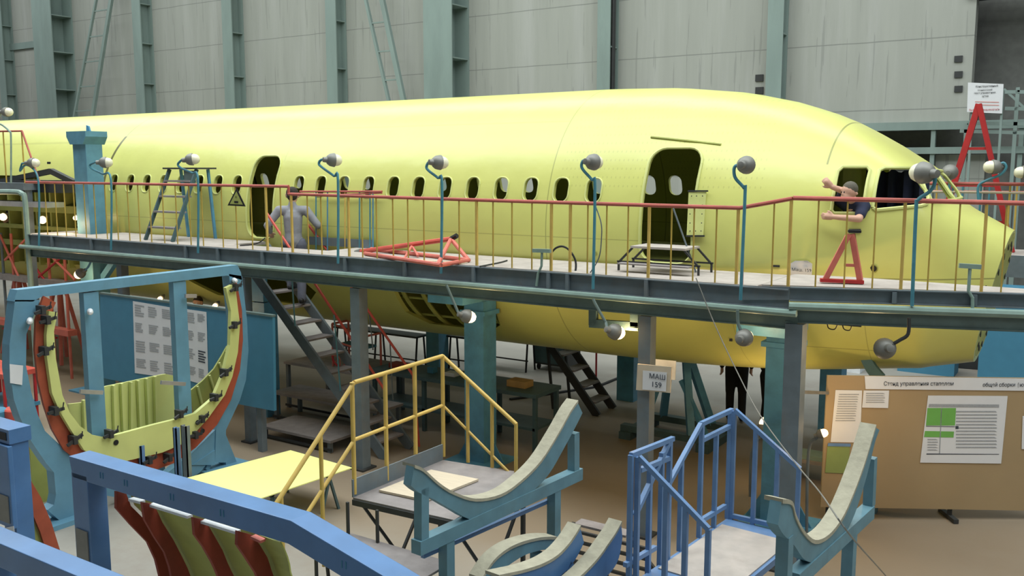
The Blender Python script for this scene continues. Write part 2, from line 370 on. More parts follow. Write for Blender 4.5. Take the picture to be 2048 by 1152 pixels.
def section(X, inset=0.0, n=112):
    zt, zb, w_, zw, e = prof(X); out = []
    k = 0.0 if X < -2.0 else (X + 2.0) / .9 * .20
    for i in range(n):
        a = 2 * PI * i / n; c, s = math.cos(a), math.sin(a)
        hh = (zt - zw) if s > 0 else (zw - zb)
        ex = e if s > 0 else 2.0 + (e - 2) * .2
        y = -(w_ - inset) * math.copysign(abs(c) ** (2 / ex), c); z = zw + (hh - inset) * math.copysign(abs(s) ** (2 / ex), s)
        out.append(V((X - (zt - z) * k, YF + y, z)))
    return out
def surf_y(X, z, off=0.0):      # near-side skin at (X, z)
    zt, zb, w_, zw, e = prof(X)
    hh = (zt - zw) if z > zw else (zw - zb); ex = e if z > zw else 2.0 + (e - 2) * .2
    q = max(0, 1 - min(1, abs(z - zw) / hh) ** ex) ** (1 / ex)
    return YF - w_ * q - off
def onskin(x, y, off=0.0):      # where a sight line meets the near side of the skin
    r = ray(x, y); t0 = 8.5 / r.y; t1 = 12.6 / r.y
    for i in range(400):
        t = t0 + (t1 - t0) * i / 400; p = EYE + r * t
        if p.y >= surf_y(p.x, p.z, off): return p
    return EYE + r * t1
fus = thing('aircraft_fuselage', 'yellow-green primed airliner fuselage with open cockpit on the assembly stand', 'aircraft', (-10, YF, 0))
xs = []
x = -36.0
while x < -7.5: xs.append(x); x += 1.5
x = -7.0
while x < -2.3: xs.append(x); x += .25
x = -2.25
while x < -1.11: xs.append(x); x += .075
xs.append(-1.1)
outer = [section(x) for x in xs]; inner = [section(x, .07) for x in xs]
n = 112; vs = []; fs = []
for rg in outer + inner: vs += rg
ns = len(xs)
for i in range(ns - 1):
    for k in range(n):
        k2 = (k + 1) % n
        fs.append((i * n + k, i * n + k2, (i + 1) * n + k2, (i + 1) * n + k))
        b = ns * n; fs.append((b + i * n + k2, b + i * n + k, b + (i + 1) * n + k, b + (i + 1) * n + k2))
for e in (0, ns - 1):
    for k in range(n):
        k2 = (k + 1) % n; b = ns * n; q = (e * n + k, e * n + k2, b + e * n + k2, b + e * n + k); fs.append(q if e == 0 else q[::-1])
sk = MB(); sk.add(vs, fs); skin_o = sk.build('fuselage_skin', 'skin_panel', fus)
def rrect(cx, cz, w_, h_, r, n=5):
    out = []
    for (sx, sz, a0) in ((1, 1, 0), (-1, 1, PI / 2), (-1, -1, PI), (1, -1, 3 * PI / 2)):
        for i in range(n + 1):
            a = a0 + PI / 2 * i / n; out.append((cx + sx * (w_ / 2 - r) + r * math.cos(a), cz + sz * (h_ / 2 - r) + r * math.sin(a)))
    return out
cut = MB(); holes = []
def cut_y(poly, y0, y1): cut.slab([(a, y0, b) for a, b in poly], (0, y1 - y0, 0))
WZ = 3.995
win_x = [-16.3, -15.78, -15.28, -14.77, -14.27, -13.77, -13.26, -12.76, -11.26, -10.77, -10.27, -9.75, -9.25, -8.76, -8.26, -7.77, -7.28, -6.79, -6.31, -5.82]
for x in win_x:
    q = rrect(x, WZ, .235, .325, .10); cut_y(q, 9, 17); holes.append((q, 'window'))
door1 = rrect(-12.13, 3.80, .66, 1.38, .20); door2 = rrect(-4.77, 3.82, .70, 1.44, .20)
cut_y(door1, 9, 12.3); cut_y(door2, 9, 12.3)
cp1 = [(-2.84, 3.80), (-2.84, 4.25), (-2.80, 4.30), (-2.55, 4.30), (-2.51, 4.26), (-2.51, 3.80), (-2.54, 3.77), (-2.81, 3.77)]
cp2 = [(-2.42, 3.84), (-2.42, 4.26), (-2.38, 4.29), (-2.10, 4.29), (-1.99, 4.12), (-1.90, 3.95), (-1.90, 3.88), (-1.95, 3.86), (-2.38, 3.81)]
cut_y(cp1, 9, 17); cut_y(cp2, 9, 17)
wsn = [(YF - 1.08, 3.90), (YF - 1.04, 4.10), (YF - .96, 4.24), (YF - .045, 4.26), (YF - .045, 3.90)]
cut2 = MB()
for sgn in (1, -1):
    cut2.slab([(-2.6, YF + (a - YF) * sgn, b) for a, b in wsn], (1.6, 0, 0))
bel = [(-9.45, 2.62), (-7.95, 2.62), (-7.72, 2.45), (-7.62, 2.2), (-7.7, 1.95), (-8.0, 1.80), (-9.2, 1.80), (-9.5, 2.0)]
cut_y(bel, 9, 12.2)
cut_y([(-30, 4.12), (-19.0, 4.12), (-18.7, 3.9), (-17.2, 3.75), (-17.0, 3.2), (-17.0, 2.3), (-30, 2.0)], 9, 12.4)   # open wing root bay
cut_y([(-14.6, 2.62), (-11.6, 2.62), (-11.3, 2.2), (-11.8, 1.9), (-14.2, 1.9), (-14.9, 2.3)], 9, 12.0)
skin_o.location = (0, 0, 0)
for cc in (cut, cut2):
    co = cc.build('cutter', 'primer')
    bo = skin_o.modifiers.new('b', 'BOOLEAN'); bo.operation = 'DIFFERENCE'; bo.solver = 'EXACT'; bo.object = co
    bpy.context.view_layer.update()
    me = bpy.data.meshes.new_from_object(skin_o.evaluated_get(bpy.context.evaluated_depsgraph_get()))
    print('SKIN', len(me.polygons))
    skin_o.modifiers.clear(); skin_o.data = me
    bpy.data.objects.remove(co)
me.materials.clear(); me.materials.append(M['skin_panel'])
me.polygons.foreach_set('use_smooth', [True] * len(me.polygons)); me.set_sharp_from_angle(angle=.45)
def rim(poly, r, name, m, off=.0, seg=2):
    pts = []
    k = len(poly)
    for i in range(k):
        a, b = poly[i], poly[(i + 1) % k]
        d = math.hypot(a[0] - b[0], a[1] - b[1]); s_ = max(1, int(d / .08))
        for j in range(s_):
            X = a[0] + (b[0] - a[0]) * j / s_; z = a[1] + (b[1] - a[1]) * j / s_
            pts.append(V((X, surf_y(X, z, off), z)))
    pts.append(pts[0].copy()); return MB().tube(pts, r, 6).build(name, m, fus, smooth=True)
for q, _ in holes: rim(q, .012, 'window_frame', 'primer')
rim(door1, .018, 'door_frame', 'primer'); rim(door2, .018, 'door_frame', 'primer')
rim(cp1, .022, 'cockpit_window_frame', 'primer'); rim(cp2, .022, 'cockpit_window_frame', 'primer')
def front_x(y, z):      # windscreen surface X at (y, z)
    lo = -2.4; hi = -1.5
    for i in range(300):
        X = lo + (hi - lo) * i / 300
        zt, zb, w_, zw, e = prof(X); u = abs(y - YF) / w_
        if u >= 1 or zw + (zt - zw) * max(0, 1 - u ** e) ** (1 / e) < z: return X
    return hi
for sgn in (1, -1):
    pts = []
    for i in range(len(wsn)):
        a, b = wsn[i], wsn[(i + 1) % len(wsn)]
        for j in range(5):
            yy = YF + (a[0] + (b[0] - a[0]) * j / 5 - YF) * sgn; zz = a[1] + (b[1] - a[1]) * j / 5
            pts.append(V((front_x(yy, zz), yy, zz)))
    pts.append(pts[0].copy()); MB().tube(pts, .022, 6).build('windscreen_frame', 'primer', fus, smooth=True)
# cabin floor, cockpit floor and bulkheads, frames visible through openings
MB().slab([(-33, YF - 1.82, 2.98), (-4.0, YF - 1.78, 2.98), (-3.2, YF - 1.62, 2.98), (-3.2, YF + 1.62, 2.98), (-4.0, YF + 1.78, 2.98), (-33, YF + 1.82, 2.98)], (0, 0, .08)).build('cabin_floor', 'primer_dull', fus)
b = MB()
for X in [-9.4, -9.0, -8.6, -8.2, -7.8]:
    pts = [V((X, YF - 1.9 * math.cos(a), ZF + 1.9 * math.sin(a))) for a in [(-1.45 + .1 * i) for i in range(13)]]
    b.tube(pts, .035, 6)
for a in (-1.2, -.95, -.7): b.tube([(-9.6, YF - 1.86 * math.cos(a), ZF + 1.86 * math.sin(a)), (-7.6, YF - 1.86 * math.cos(a), ZF + 1.86 * math.sin(a))], .02, 6)
b.box((-9.5, 11.6, 2.3), (-7.7, 11.66, 2.98)); b.build('hold_frames', 'primer_dull', fus)
b = MB()
for X in (-3.25,):
    b.slab([(X, YF - .3, 3.06), (X, YF - 1.6, 3.06), (X, YF - 1.55, 3.9), (X, YF - 1.2, 4.5), (X, YF - .3, 4.78)], (.04, 0, 0)); b.slab([(X, YF + .3, 3.06), (X, YF + 1.6, 3.06), (X, YF + 1.55, 3.9), (X, YF + 1.2, 4.5), (X, YF + .3, 4.78)], (.04, 0, 0)); b.box((X, YF - .3, 4.3), (X + .04, YF + .3, 4.78))
b.build('cockpit_bulkhead', 'primer_dull', fus)
MB().box((-3.2, YF - 1.1, 2.9), (-1.75, YF + 1.1, 2.96)).build('cockpit_floor', 'primer_dull', fus)
# sliding-door drip rail above the front door, bolted patch plate, dark marks
a = onskin(1302, 274, .012); c = onskin(1442, 289, .012); m_ = onskin(1372, 281, .012)
MB().tube([a, m_, c], .016, 6).build('drip_rail', 'primer_dull', fus)
q = [onskin(x, y, .03) for x, y in [(1378, 384), (1413, 384), (1407, 470), (1374, 470)]]
patch = MB().slab(q, (0, -.012, 0)).build('patch_plate', 'primer', fus)
for x, y in [(1383, 392), (1393, 392), (1405, 392), (1381, 410), (1405, 410), (1380, 428), (1404, 428), (1380, 446), (1403, 446), (1380, 462), (1391, 462), (1402, 462)]: MB().ball(onskin(x, y, .047), .008, 6).build('plate_bolt', 'dark_grey', patch)
for q in ((1376, 382, 1416, 382), (1372, 472, 1409, 472)): MB().bar(onskin(q[0], q[1], .04), onskin(q[2], q[3], .04), .02, .02).build('plate_clamp_bar', 'dark_grey', patch)
def disc(x, y, r, name, m, off=.006):
    p = onskin(x, y, off); MB().lathe(p, (0, -1, -.25 if p.z < 3.3 else 0), [(0, r), (.006, r)], 18).build(name, m, fus); return p
disc(1747, 537, .052, 'vent_ring', 'primer_dull', .004); disc(1747, 537, .036, 'vent_port', 'black', .012)
disc(1190, 507, .035, 'vent_port', 'primer_dull')
for x, y, ww, hh in [(1890, 573, .007, .03), (1901, 573, .007, .03), (1964, 575, .007, .025), (1972, 575, .007, .025), (1885, 648, .007, .03), (1894, 648, .007, .03), (1960, 650, .007, .03), (1967, 652, .007, .03), (1551, 532, .05, .012), (98, 326, .06, .025), (1462, 678, .02, .03)]:
    p = onskin(x, y, .004); MB().box((p.x - ww, p.y - .008, p.z - hh), (p.x + ww, p.y + .002, p.z + hh)).build('slot_mark', 'dark_grey', fus)
# small cockpit door handle recess
MB().slab([onskin(x, y, .01) for x, y in [(1698, 660 - 202), (1722, 458), (1722, 466), (1698, 466)]], (0, -.01, 0)).build('handle_recess', 'dark_grey', fus)
# nose bulkhead with lightening holes
ring = section(-1.1, .03, 48); b = MB(); c0 = sum(ring, V()) / 48; inn = [c0 + (p - c0) * .62 for p in ring]
b.strip(ring + [ring[0]], inn + [inn[0]], (-.03, 0, 0)); nbk = b.build('nose_bulkhead', 'primer_dull', fus)
for i in range(1, 48, 3):
    p = c0 + (ring[i] - c0) * .82 + V((.004, 0, 0)); MB().lathe(p, (1, 0, 0), [(0, .04), (.006, .04)], 10).build('lightening_hole', 'black', nbk)
MB().slab(inn, (-.01, 0, 0)).build('radar_panel', 'primer_dull', fus)
# clutter in the wing root bay
b = MB()
for X in [-25 + .55 * i for i in range(15)]: b.box((X, 10.95, 2.2), (X + .06, 11.3, 4.1))
b.box((-26, 10.9, 3.35), (-17.1, 11.2, 3.5)); b.box((-26, 10.9, 2.6), (-17.1, 11.2, 2.72)); b.build('wing_root_rib', 'primer_dull', fus)
b = MB(); b.box((-26, 10.2, 3.80), (-17.2, 10.7, 3.98)); b.box((-23, 10.1, 3.98), (-17.6, 10.5, 4.04)); b.bar((-19.4, 10.2, 4.0), (-17.5, 10.2, 4.22), .1, .1); b.bar((-17.5, 10.2, 4.22), (-16.9, 10.3, 4.0), .1, .1)
b.build('wing_joint_beam', 'dark_grey', fus)
b = MB(); b.box((-26, 9.95, 3.52), (-17.3, 10.3, 3.62)); b.build('wing_joint_flange', 'aluminium', fus)
# paper taped to the nose
q = [onskin(x, y, .012) for x, y in [(1583, 526), (1592, 521), (1616, 521), (1626, 527), (1625, 553), (1583, 550)]]
q = [p + V((0, -.03, 0)) for p in q]
pp = MB().slab(q, (0, -.004, 0)).build('taped_notice', 'paper', label='white paper notice taped low on the fuselage near the nose', cat='notice')
p = onskin(1585, 541, .02) + V((0, -.03, 0))
text_obj('Маш. 159', p, (1, -.02, 0), (0, -1, -.3), .1, 'ink', pp, width=.225)
# ================= WALKWAY =================
YW = 9.5; XR = aY(1585, 500, YW).x; ANG = math.radians(20)
P2 = V((XR, YW, 0)); N2 = V((-math.sin(ANG), math.cos(ANG), 0)); D2 = V((math.cos(ANG), math.sin(ANG), 0))
def W(x, y, back=0.0):
    return aY(x, y, YW + back) if x <= 1585 else aP(x, y, P2 + N2 * back, N2)
ZD = 3.06; ZD2 = W(1700, 576).z
wk = thing('assembly_walkway', 'long grey elevated walkway with dusty deck running along the fuselage', 'walkway', (-9, 9.9, 0))
XL = aY(60, 480, YW).x; XS0, XS1 = -12.0, -9.9
b = MB(); b.box((XL, YW - .02, ZD - .05), (-16.7, 10.64, ZD)); b.box((-16.7, YW - .02, ZD - .05), (-15.95, 9.98, ZD)); b.box((-15.95, YW - .02, ZD - .05), (XS0, 10.64, ZD)); b.box((XS0, YW - .02, ZD - .05), (XS1, 9.98, ZD)); b.box((XS1, YW - .02, ZD - .05), (XR - .35, 10.64, ZD))
b.build('deck_boards', 'deck', wk)
e2 = W(2100, 586)
MB().slab([V((XR - .3, YW - .02, ZD2)), V((e2.x, e2.y, ZD2)), V((e2.x, e2.y, ZD2)) + N2 * .3, V((-2.2, 11.05, ZD2)) - V((.3, .35, 0)), V((XR - .3, 10.62, ZD2))], (0, 0, -.05)).build('deck_boards', 'deck', wk)
def chan_beam(a, c, z1, z0, name, m, dep=.08):
    b = MB(); u = (c - a).normalized(); nn = V((-u.y, u.x, 0))
    def q(p, z): return V((p.x, p.y, z))
    b.slab([q(a, z0), q(c, z0), q(c, z1), q(a, z1)], nn * .012)
    b.slab([q(a, z1 - .012) - nn * dep, q(c, z1 - .012) - nn * dep, q(c, z1 - .012), q(a, z1 - .012)], (0, 0, .012))
    b.slab([q(a, z0) - nn * dep, q(c, z0) - nn * dep, q(c, z0), q(a, z0)], (0, 0, .012)); return b.build(name, m, wk)
A0 = V((XL, YW - .03, 0)); A1 = V((XR - .01, YW - .03, 0)); B0 = V((XR, YW - .03, 0)); B1 = V((e2.x, e2.y - .03, 0))
chan_beam(A0, A1, 3.05, 2.84, 'fascia_channel', 'steel_grey', .04); chan_beam(B0, B1, ZD2, 2.93, 'fascia_channel', 'steel_grey', .04)
b = MB(); b.slab([(XR - .50, YW - .045, 3.05), (XR - .50, YW - .045, 2.90), (XR, YW - .045, 2.94), (XR, YW - .045, ZD2)], (0, .012, 0)); b.build('gusset_plate', 'steel_grey', wk)
chan_beam(A0 + V((0, .03, 0)), V((XR + .08, YW, 0)), 2.79, 2.63, 'lower_beam', 'beam_green', .03)
zl = W(1700, 613).z
chan_beam(V((XR - .05, YW, 0)), B1, zl - .03, zl - .19, 'lower_beam', 'beam_green', .03)
MB().tube([(XL - .15, 9.39, 2.815), (XR + .1, 9.39, 2.815)], .038).build('air_pipe', 'rail_green', wk, smooth=True)
MB().tube([(XR + .02, 9.385, zl), (B1.x, B1.y - .12, W(2100, 626).z)], .042).build('air_pipe', 'rail_green', wk, smooth=True)
# splice plates on the fascia
for x in [112, 190, 378, 442, 531, 582, 696, 815, 953, 1103, 1141, 1299, 1797, 1958]:
    p = W(x, 500); z1 = 3.05 if x < 1585 else ZD2 - .02; z0 = 2.85 if x < 1585 else 2.94
    MB().box((p.x - .02, p.y - .085, z0), (p.x + .02, p.y - .035, z1)).build('fascia_stiffener', 'steel_grey', wk)
# guard rail: red top tube, ochre balusters
gr = thing('guard_rail', 'red topped railing with thin ochre uprights along the walkway front edge', 'railing', (-9, YW, ZD))
rz = W(400, 370).z
lft = [V((XL, YW, rz)), V((W(577, 370).x, YW, rz))]
MB().tube(lft, .022).build('top_rail', 'rail_red', gr, smooth=True)
pts = [V((lft[1].x, YW, rz)), W(577, 388), W(1000, 401.5), W(1480, 416)]
MB().tube([pts[0], pts[1]], .02).build('rail_riser', 'rail_red', gr); MB().tube(pts[1:], .022).build('top_rail', 'rail_red', gr, smooth=True)
MB().tube([W(1480, 416), W(1585, 397)], .022).build('top_rail', 'rail_red', gr, smooth=True)
MB().tube([W(1586, 396), W(2110, 408)], .024).build('top_rail', 'rail_red', gr, smooth=True)
thin = [89, 109, 127, 146, 167, 187, 209, 231, 254, 275, 298, 324, 350, 377, 402, 442, 470, 501, 560, 614, 641, 723, 752, 785, 815, 847, 882, 918, 986, 1024, 1064, 1176, 1214, 1257, 1344, 1389, 1434, 1549, 1638, 1696, 1753, 1865, 1921, 2014]
thick = [531, 582, 696, 953, 1103, 1141, 1299, 1477, 1583, 1811, 1974]
def rail_y(x):
    if x < 577: return 371
    if x <= 1480: return 388 + (x - 577) / 903 * 28
    if x < 1585: return 416 - (x - 1480) / 105 * 19
    return 397 + (x - 1585) / 463 * 10
for x in thin + thick:
    p = W(x, rail_y(x)); zb = ZD if x < 1560 else ZD2
    r = .014 if x in thick else .007
    zt = p.z - .01 if x >= 577 else rz - .01
    MB().box((p.x - r, p.y - r, zb - .03), (p.x + r, p.y + r, zt)).build('rail_post' if x in thick else 'baluster', 'yellow' if x in thick else 'ochre', gr)
p = W(1490, 416); MB().bar((p.x, YW, ZD), p, .012, .012).build('baluster', 'rail_red', gr)
# left end: bent grey-green pipe upright
a = aY(50, 400, 9.45)
MB().tube(crom([aY(-30, 384, 9.45), aY(30, 384, 9.45), aY(44, 388, 9.45), aY(50, 402, 9.45), V((a.x, 9.45, 2.7)), V((a.x, 9.45, 0))], 4), .05).build('bent_pipe_upright', 'rail_green', smooth=True, label='bent grey-green pipe upright at the left end of the walkway', cat='pipe')
# grey front posts on the floor line
def post(x, y, r, top, label, cat='post', m='steel_grey'):
    p = aZ(x, y); t_ = thing('walkway_post', label, cat, (p.x, 9.55, 0), 'grey posts carrying the walkway')
    MB().box((p.x - r, 9.55 - r, .02), (p.x + r, 9.55 + r, top)).build('shaft', m, t_)
    MB().box((p.x - r * 1.7, 9.55 - r * 1.7, 0), (p.x + r * 1.7, 9.55 + r * 1.7, .025)).build('base_plate', 'dark_grey', t_); return p
post(503, 883, .065, 2.62, 'grey post standing behind the right end of the blue notice board')
post(715, 940, .085, 2.62, 'grey post between the long stair and the yellow railed platform')
pm = post(1303, 1058, .075, 2.62, 'slim grey post that carries the small plywood sign')
post(1606, 1100, .09, zl - .2, 'grey post close beside the right teal box column')
# teal box columns with brackets
def box_column(x, yb, label):
    p = aZ(x, yb); q = V((p.x, 10.78, 0)); t_ = thing('box_column', label, 'column', (q.x, q.y, 0), 'teal box columns under the walkway')
    MB().box((q.x - .17, 10.62, 0), (q.x + .17, 10.94, 2.40)).build('shaft', 'teal', t_)
    MB().box((q.x - .3, 9.95, 2.44), (q.x + .3, 10.66, 2.62)).build('head_bracket', 'teal', t_)
    MB().box((q.x - .22, 10.58, 2.2), (q.x + .22, 10.95, 2.26)).build('collar', 'teal', t_)
    b = MB()
    for s in (-1, 1):
        MB().slab([(q.x + s * .17, 10.78, 0), (q.x + s * .42, 10.78, 0), (q.x + s * .17, 10.78, .42)], (0, .02, 0)).build('foot_gusset', 'teal', t_)
    MB().box((q.x - .42, 10.4, 0), (q.x + .42, 11.15, .025)).build('base_plate', 'teal', t_)
box_column(974, 915, 'teal box column standing right of the yellow railed platform')
box_column(1576, 1026, 'teal box column standing right of the blue railed platform')
# hanging teal U bracket
b = MB(); Yb = 9.6
for p, q in (((1187, 586), (1187, 650)), ((1270, 594), (1270, 655)), ((1180, 646), (1278, 653))):
    b.bar(aY(*p, Yb), aY(*q, Yb), .1, .06, (0, 1, 0))
b.build('hanging_bracket', 'bench', label='teal U-shaped bracket hanging below the walkway near the middle', cat='bracket')
# ---- stairs from the walkway down to the floor ----
st = thing('access_stair', 'long grey open-tread stair descending from the walkway to the floor', 'stairs', (-10, 10.35, 0))
YA, YB_ = 10.02, 10.62
s0 = aY(505, 541, YA); s1 = aY(772, 922, YA); k = (s0 - s1) / (s0.z - s1.z); s1 = s1 - k * s1.z; s0 = s0 + k * (2.98 - s0.z)
for y in (YA, YB_): MB().bar((s0.x, y, s0.z), (s1.x, y, s1.z + .02), .04, .17, (0, 0, 1)).build('stringer', 'steel_grey', st)
for i in range(12):
    z = .24 + i * .232; p = s1 + k * z
    MB().box((p.x - .13, YA + .022, z - .03), (p.x + .12, YB_ - .022, z)).build('tread', 'tread', st)
hr = thing('stair_handrail', 'red tubular handrail on the near side of the long stair', 'handrail', (-10, YA, 1))
MB().tube([aY(532, 424, YA), aY(579, 495, YA), aY(618, 549, YA), aY(768, 778, YA)], .02).build('rail', 'red', hr)
for a, c in (((580, 495), (590, 652)), ((668, 630), (681, 782))): MB().tube([aY(*a, YA - .03), aY(*c, YA - .03)], .012).build('stanchion', 'cyan', hr)
hr = thing('stair_handrail', 'red tubular handrail on the far side of the long stair, next to the fuselage', 'handrail', (-10, YB_, 1))
MB().tube([aY(616, 449, YB_), aY(662, 510, YB_), aY(691, 556, YB_), aY(826, 750, YB_), aY(838, 893, YB_)], .02).build('rail', 'red', hr)
for a, c in (((738, 622), (746, 700)), ((780, 686), (786, 800))): MB().tube([aY(*a, YB_ + .03), aY(*c, YB_ + .03)], .010).build('stanchion', 'steel_grey', hr)
# inner guard by the stair opening: red rail, blue posts, toe board
ig = thing('opening_guard', 'low red rail with blue posts beside the stair opening on the deck', 'railing', (-10, 10.6, ZD))
MB().tube([aY(600, 383, 10.6), aY(764, 383, 10.6)], .016).build('top_rail', 'rail_red', ig)
MB().tube([aY(650, 390, 10.6), aY(764, 386, 10.6)], .012).build('mid_rail', 'rail_red', ig)
for x, m in ((632, 'cyan'), (655, 'teal'), (690, 'yellow'), (719, 'cyan'), (740, 'cyan'), (746, 'teal')): MB().tube([aY(x, 384, 10.6), aY(x, 508, 10.6)], .011).build('post', m, ig)
a = aY(616, 490, 10.62); c = aY(748, 492, 10.62)
MB().box((a.x, 10.6, ZD), (c.x, 10.62, ZD + .13)).build('toe_board', 'steel_grey', ig)

# ================= LAMPS =================
def lamp(path, c, d, label, Y=9.33, m='cyan', lit=False, s=1.0, group='gooseneck lamps on the walkway', glass='lamp_glass'):
    pts = crom([aY(x, y, Y) for x, y in path], 5) if len(path) > 2 else [aY(x, y, Y) for x, y in path]
    cc = aY(*c, Y); d = V(d).normalized()
    r = thing('gooseneck_lamp', label, 'lamp', tuple(pts[0]), group)
    back = cc - d * .10 * s
    if (pts[-1] - back).length > .02: pts = pts + [back]
    MB().tube(pts, .018, 8).build('lamp_stem', m, r, smooth=True)
    o = cc
    hd = MB().lathe(o, d, [(-.13 * s, .018), (-.125 * s, .035 * s), (-.075 * s, .04 * s), (-.065 * s, .06 * s), (-.03 * s, .085 * s), (.02 * s, .095 * s), (.035 * s, .095 * s), (.035 * s, .085 * s)], 20).build('lamp_shade', 'lamp_shell', r, smooth=True)
    g = MB().lathe(o, d, [(.036 * s, .08 * s), (.07 * s, .08 * s), (.105 * s, .068 * s), (.13 * s, .045 * s), (.14 * s, .01)], 20).build('bulb_glass', 'lit' if lit else glass, hd, smooth=True)
    if lit:
        l = bpy.data.lights.new('bulb_light', 'POINT'); l.energy = 18 * lit; l.color = (1, .66, .32); l.shadow_soft_size = .06
        lo = bpy.data.objects.new('bulb_light', l); COL.objects.link(lo); lo.location = o + d * .22 * s; 
    return r
E_ = (.35, 1, -.1)
lamp([(78, 492), (78, 385), (72, 345), (52, 330), (40, 342), (44, 327)], (64, 326), (.9, .6, 0), 'gooseneck lamp at the far left end of the walkway railing', lit=.0)
lamp([(222, 500), (222, 360), (205, 348), (185, 338), (180, 330), (192, 324)], (208, 325), (.8, .8, 0), 'gooseneck lamp in front of the big pale teal pillar')
lamp([(396, 506), (396, 360), (384, 346), (362, 336), (356, 328), (366, 318)], (381, 319), (.8, .7, .1), 'gooseneck lamp beside the grey step ladder')
lamp([(676, 527), (676, 360), (668, 352), (646, 336), (638, 328), (642, 320), (654, 318)], (664, 320), (.55, 1, -.05), 'gooseneck lamp right of the worker, between the two cabin doors')
lamp([(882, 547), (884, 368), (876, 356), (858, 342), (853, 334), (858, 324), (868, 323)], (876, 325), (.5, 1, -.05), 'gooseneck lamp above the red tow frame')
lamp([(1186, 578), (1190, 375), (1184, 360), (1168, 342), (1163, 332), (1166, 322), (1174, 320)], (1185, 324), (.25, 1, -.05), 'gooseneck lamp left of the front cabin door')
lamp([(1481, 600), (1490, 390), (1488, 376), (1472, 358), (1468, 345), (1470, 333), (1480, 330)], (1491, 330), (.05, 1, 0), 'gooseneck lamp between the front door and the cockpit')
lamp([(1824, 612), (1832, 420), (1836, 400), (1858, 384), (1868, 370), (1870, 352), (1864, 342)], (1850, 346), (-.85, .5, .05), 'gooseneck lamp in front of the cockpit windscreen', Y=9.75, s=1.15)
GL = 'lamps hanging below the walkway'
lamp([(893, 570), (915, 622)], (932, 632), (.5, 1, -.35), 'lit hanging lamp left of the central teal column', m='beam_green', lit=1, s=.95, group=GL)
lamp([(1186, 598), (1192, 610), (1212, 646)], (1228, 663), (.45, 1, -.35), 'lit hanging lamp below the teal U bracket', m='beam_green', lit=1, group=GL)
lamp([(1475, 620), (1476, 645), (1482, 662)], (1487, 676), (.02, 1, .02), 'unlit looking hanging lamp seen from behind, left of the right column', m='beam_green', group=GL, lit=.6)
lamp([(1818, 636), (1816, 668), (1800, 680), (1786, 688)], (1771, 697), (-.6, 1, -.25), 'lit hanging lamp under the cockpit', m='dark_grey', lit=1.1, group=GL, Y=9.75, s=1.15)
lamp([(188, 503), (182, 522), (176, 535)], (162, 546), (-.7, -.2, -.4), 'bright lamp low at the left under the pale teal pillar', m='teal', lit=.8, group=GL, Y=9.7)
lamp([(1500, 998), (1503, 905), (1524, 872)], (1530, 856), (0, .35, 1), 'lit upright floor lamp behind the blue railed platform', m='steel_grey', lit=.8, group='lamps standing on the floor under the nose', Y=11.5)
lamp([(1613, 1079), (1617, 905), (1634, 876)], (1641, 868), (.8, .2, .35), 'lit lamp peeking out left of the tan board', m='steel_grey', lit=.5, group='lamps standing on the floor under the nose', Y=10.6, s=.6)
for x, y, Y, lb in [(6, 434, 10.0, 'glowing bulb at the left edge of the picture'), (85, 440, 10.0, 'glowing bulb below the wing root beam'), (151, 436, 10.1, 'small glowing bulb beside the pale teal pillar'), (430, 612, 10.4, 'glowing bulb above the blue notice board beside the standing man'), (320, 598, 10.4, 'tiny glowing bulb above the posters of the blue board')]:
    p = aY(x, y, Y); sz = .075 if y < 500 and x < 120 else .045
    r = thing('work_bulb', lb, 'lamp', tuple(p), 'bare work bulbs under the fuselage')
    MB().lathe(p, (.3, -1, -.5), [(-.14, .02), (-.05, .05), (-.04, sz)], 14).build('socket', 'lamp_shell', r, smooth=True)
    MB().ball(p, sz, 12).build('bulb_glass', 'lit', r, smooth=True)
    l = bpy.data.lights.new('bulb_light', 'POINT'); l.energy = 8; l.color = (1, .7, .38); l.shadow_soft_size = sz
    lo = bpy.data.objects.new('bulb_light', l); COL.objects.link(lo); lo.location = p + V((.1, -.3, -.12))

# ================= PEOPLE =================
def blob(parts, name, m, parent, voxel=.014, smooth=2):
    b = MB()
    for p in parts:
        if len(p) == 2: b.ball(p[0], p[1], 14)
        else:
            a, c, r0, r1 = p; a, c = V(a), V(c); L_ = (c - a).length; b.lathe(a, c - a, [(-r0 * .95, r0 * .3), (-r0 * .6, r0 * .8), (0, r0), (L_, r1), (L_ + r1 * .6, r1 * .8), (L_ + r1 * .95, r1 * .3)], 12)
    o = b.build(name, m, parent)
    md = o.modifiers.new('r', 'REMESH'); md.mode = 'VOXEL'; md.voxel_size = voxel; md.use_smooth_shade = True
    sm = o.modifiers.new('s', 'SMOOTH'); sm.factor = .6; sm.iterations = smooth
    bpy.context.view_layer.update()
    me = bpy.data.meshes.new_from_object(o.evaluated_get(bpy.context.evaluated_depsgraph_get()))
    o.modifiers.clear(); o.data = me; me.materials.clear(); me.materials.append(M[m]); return o
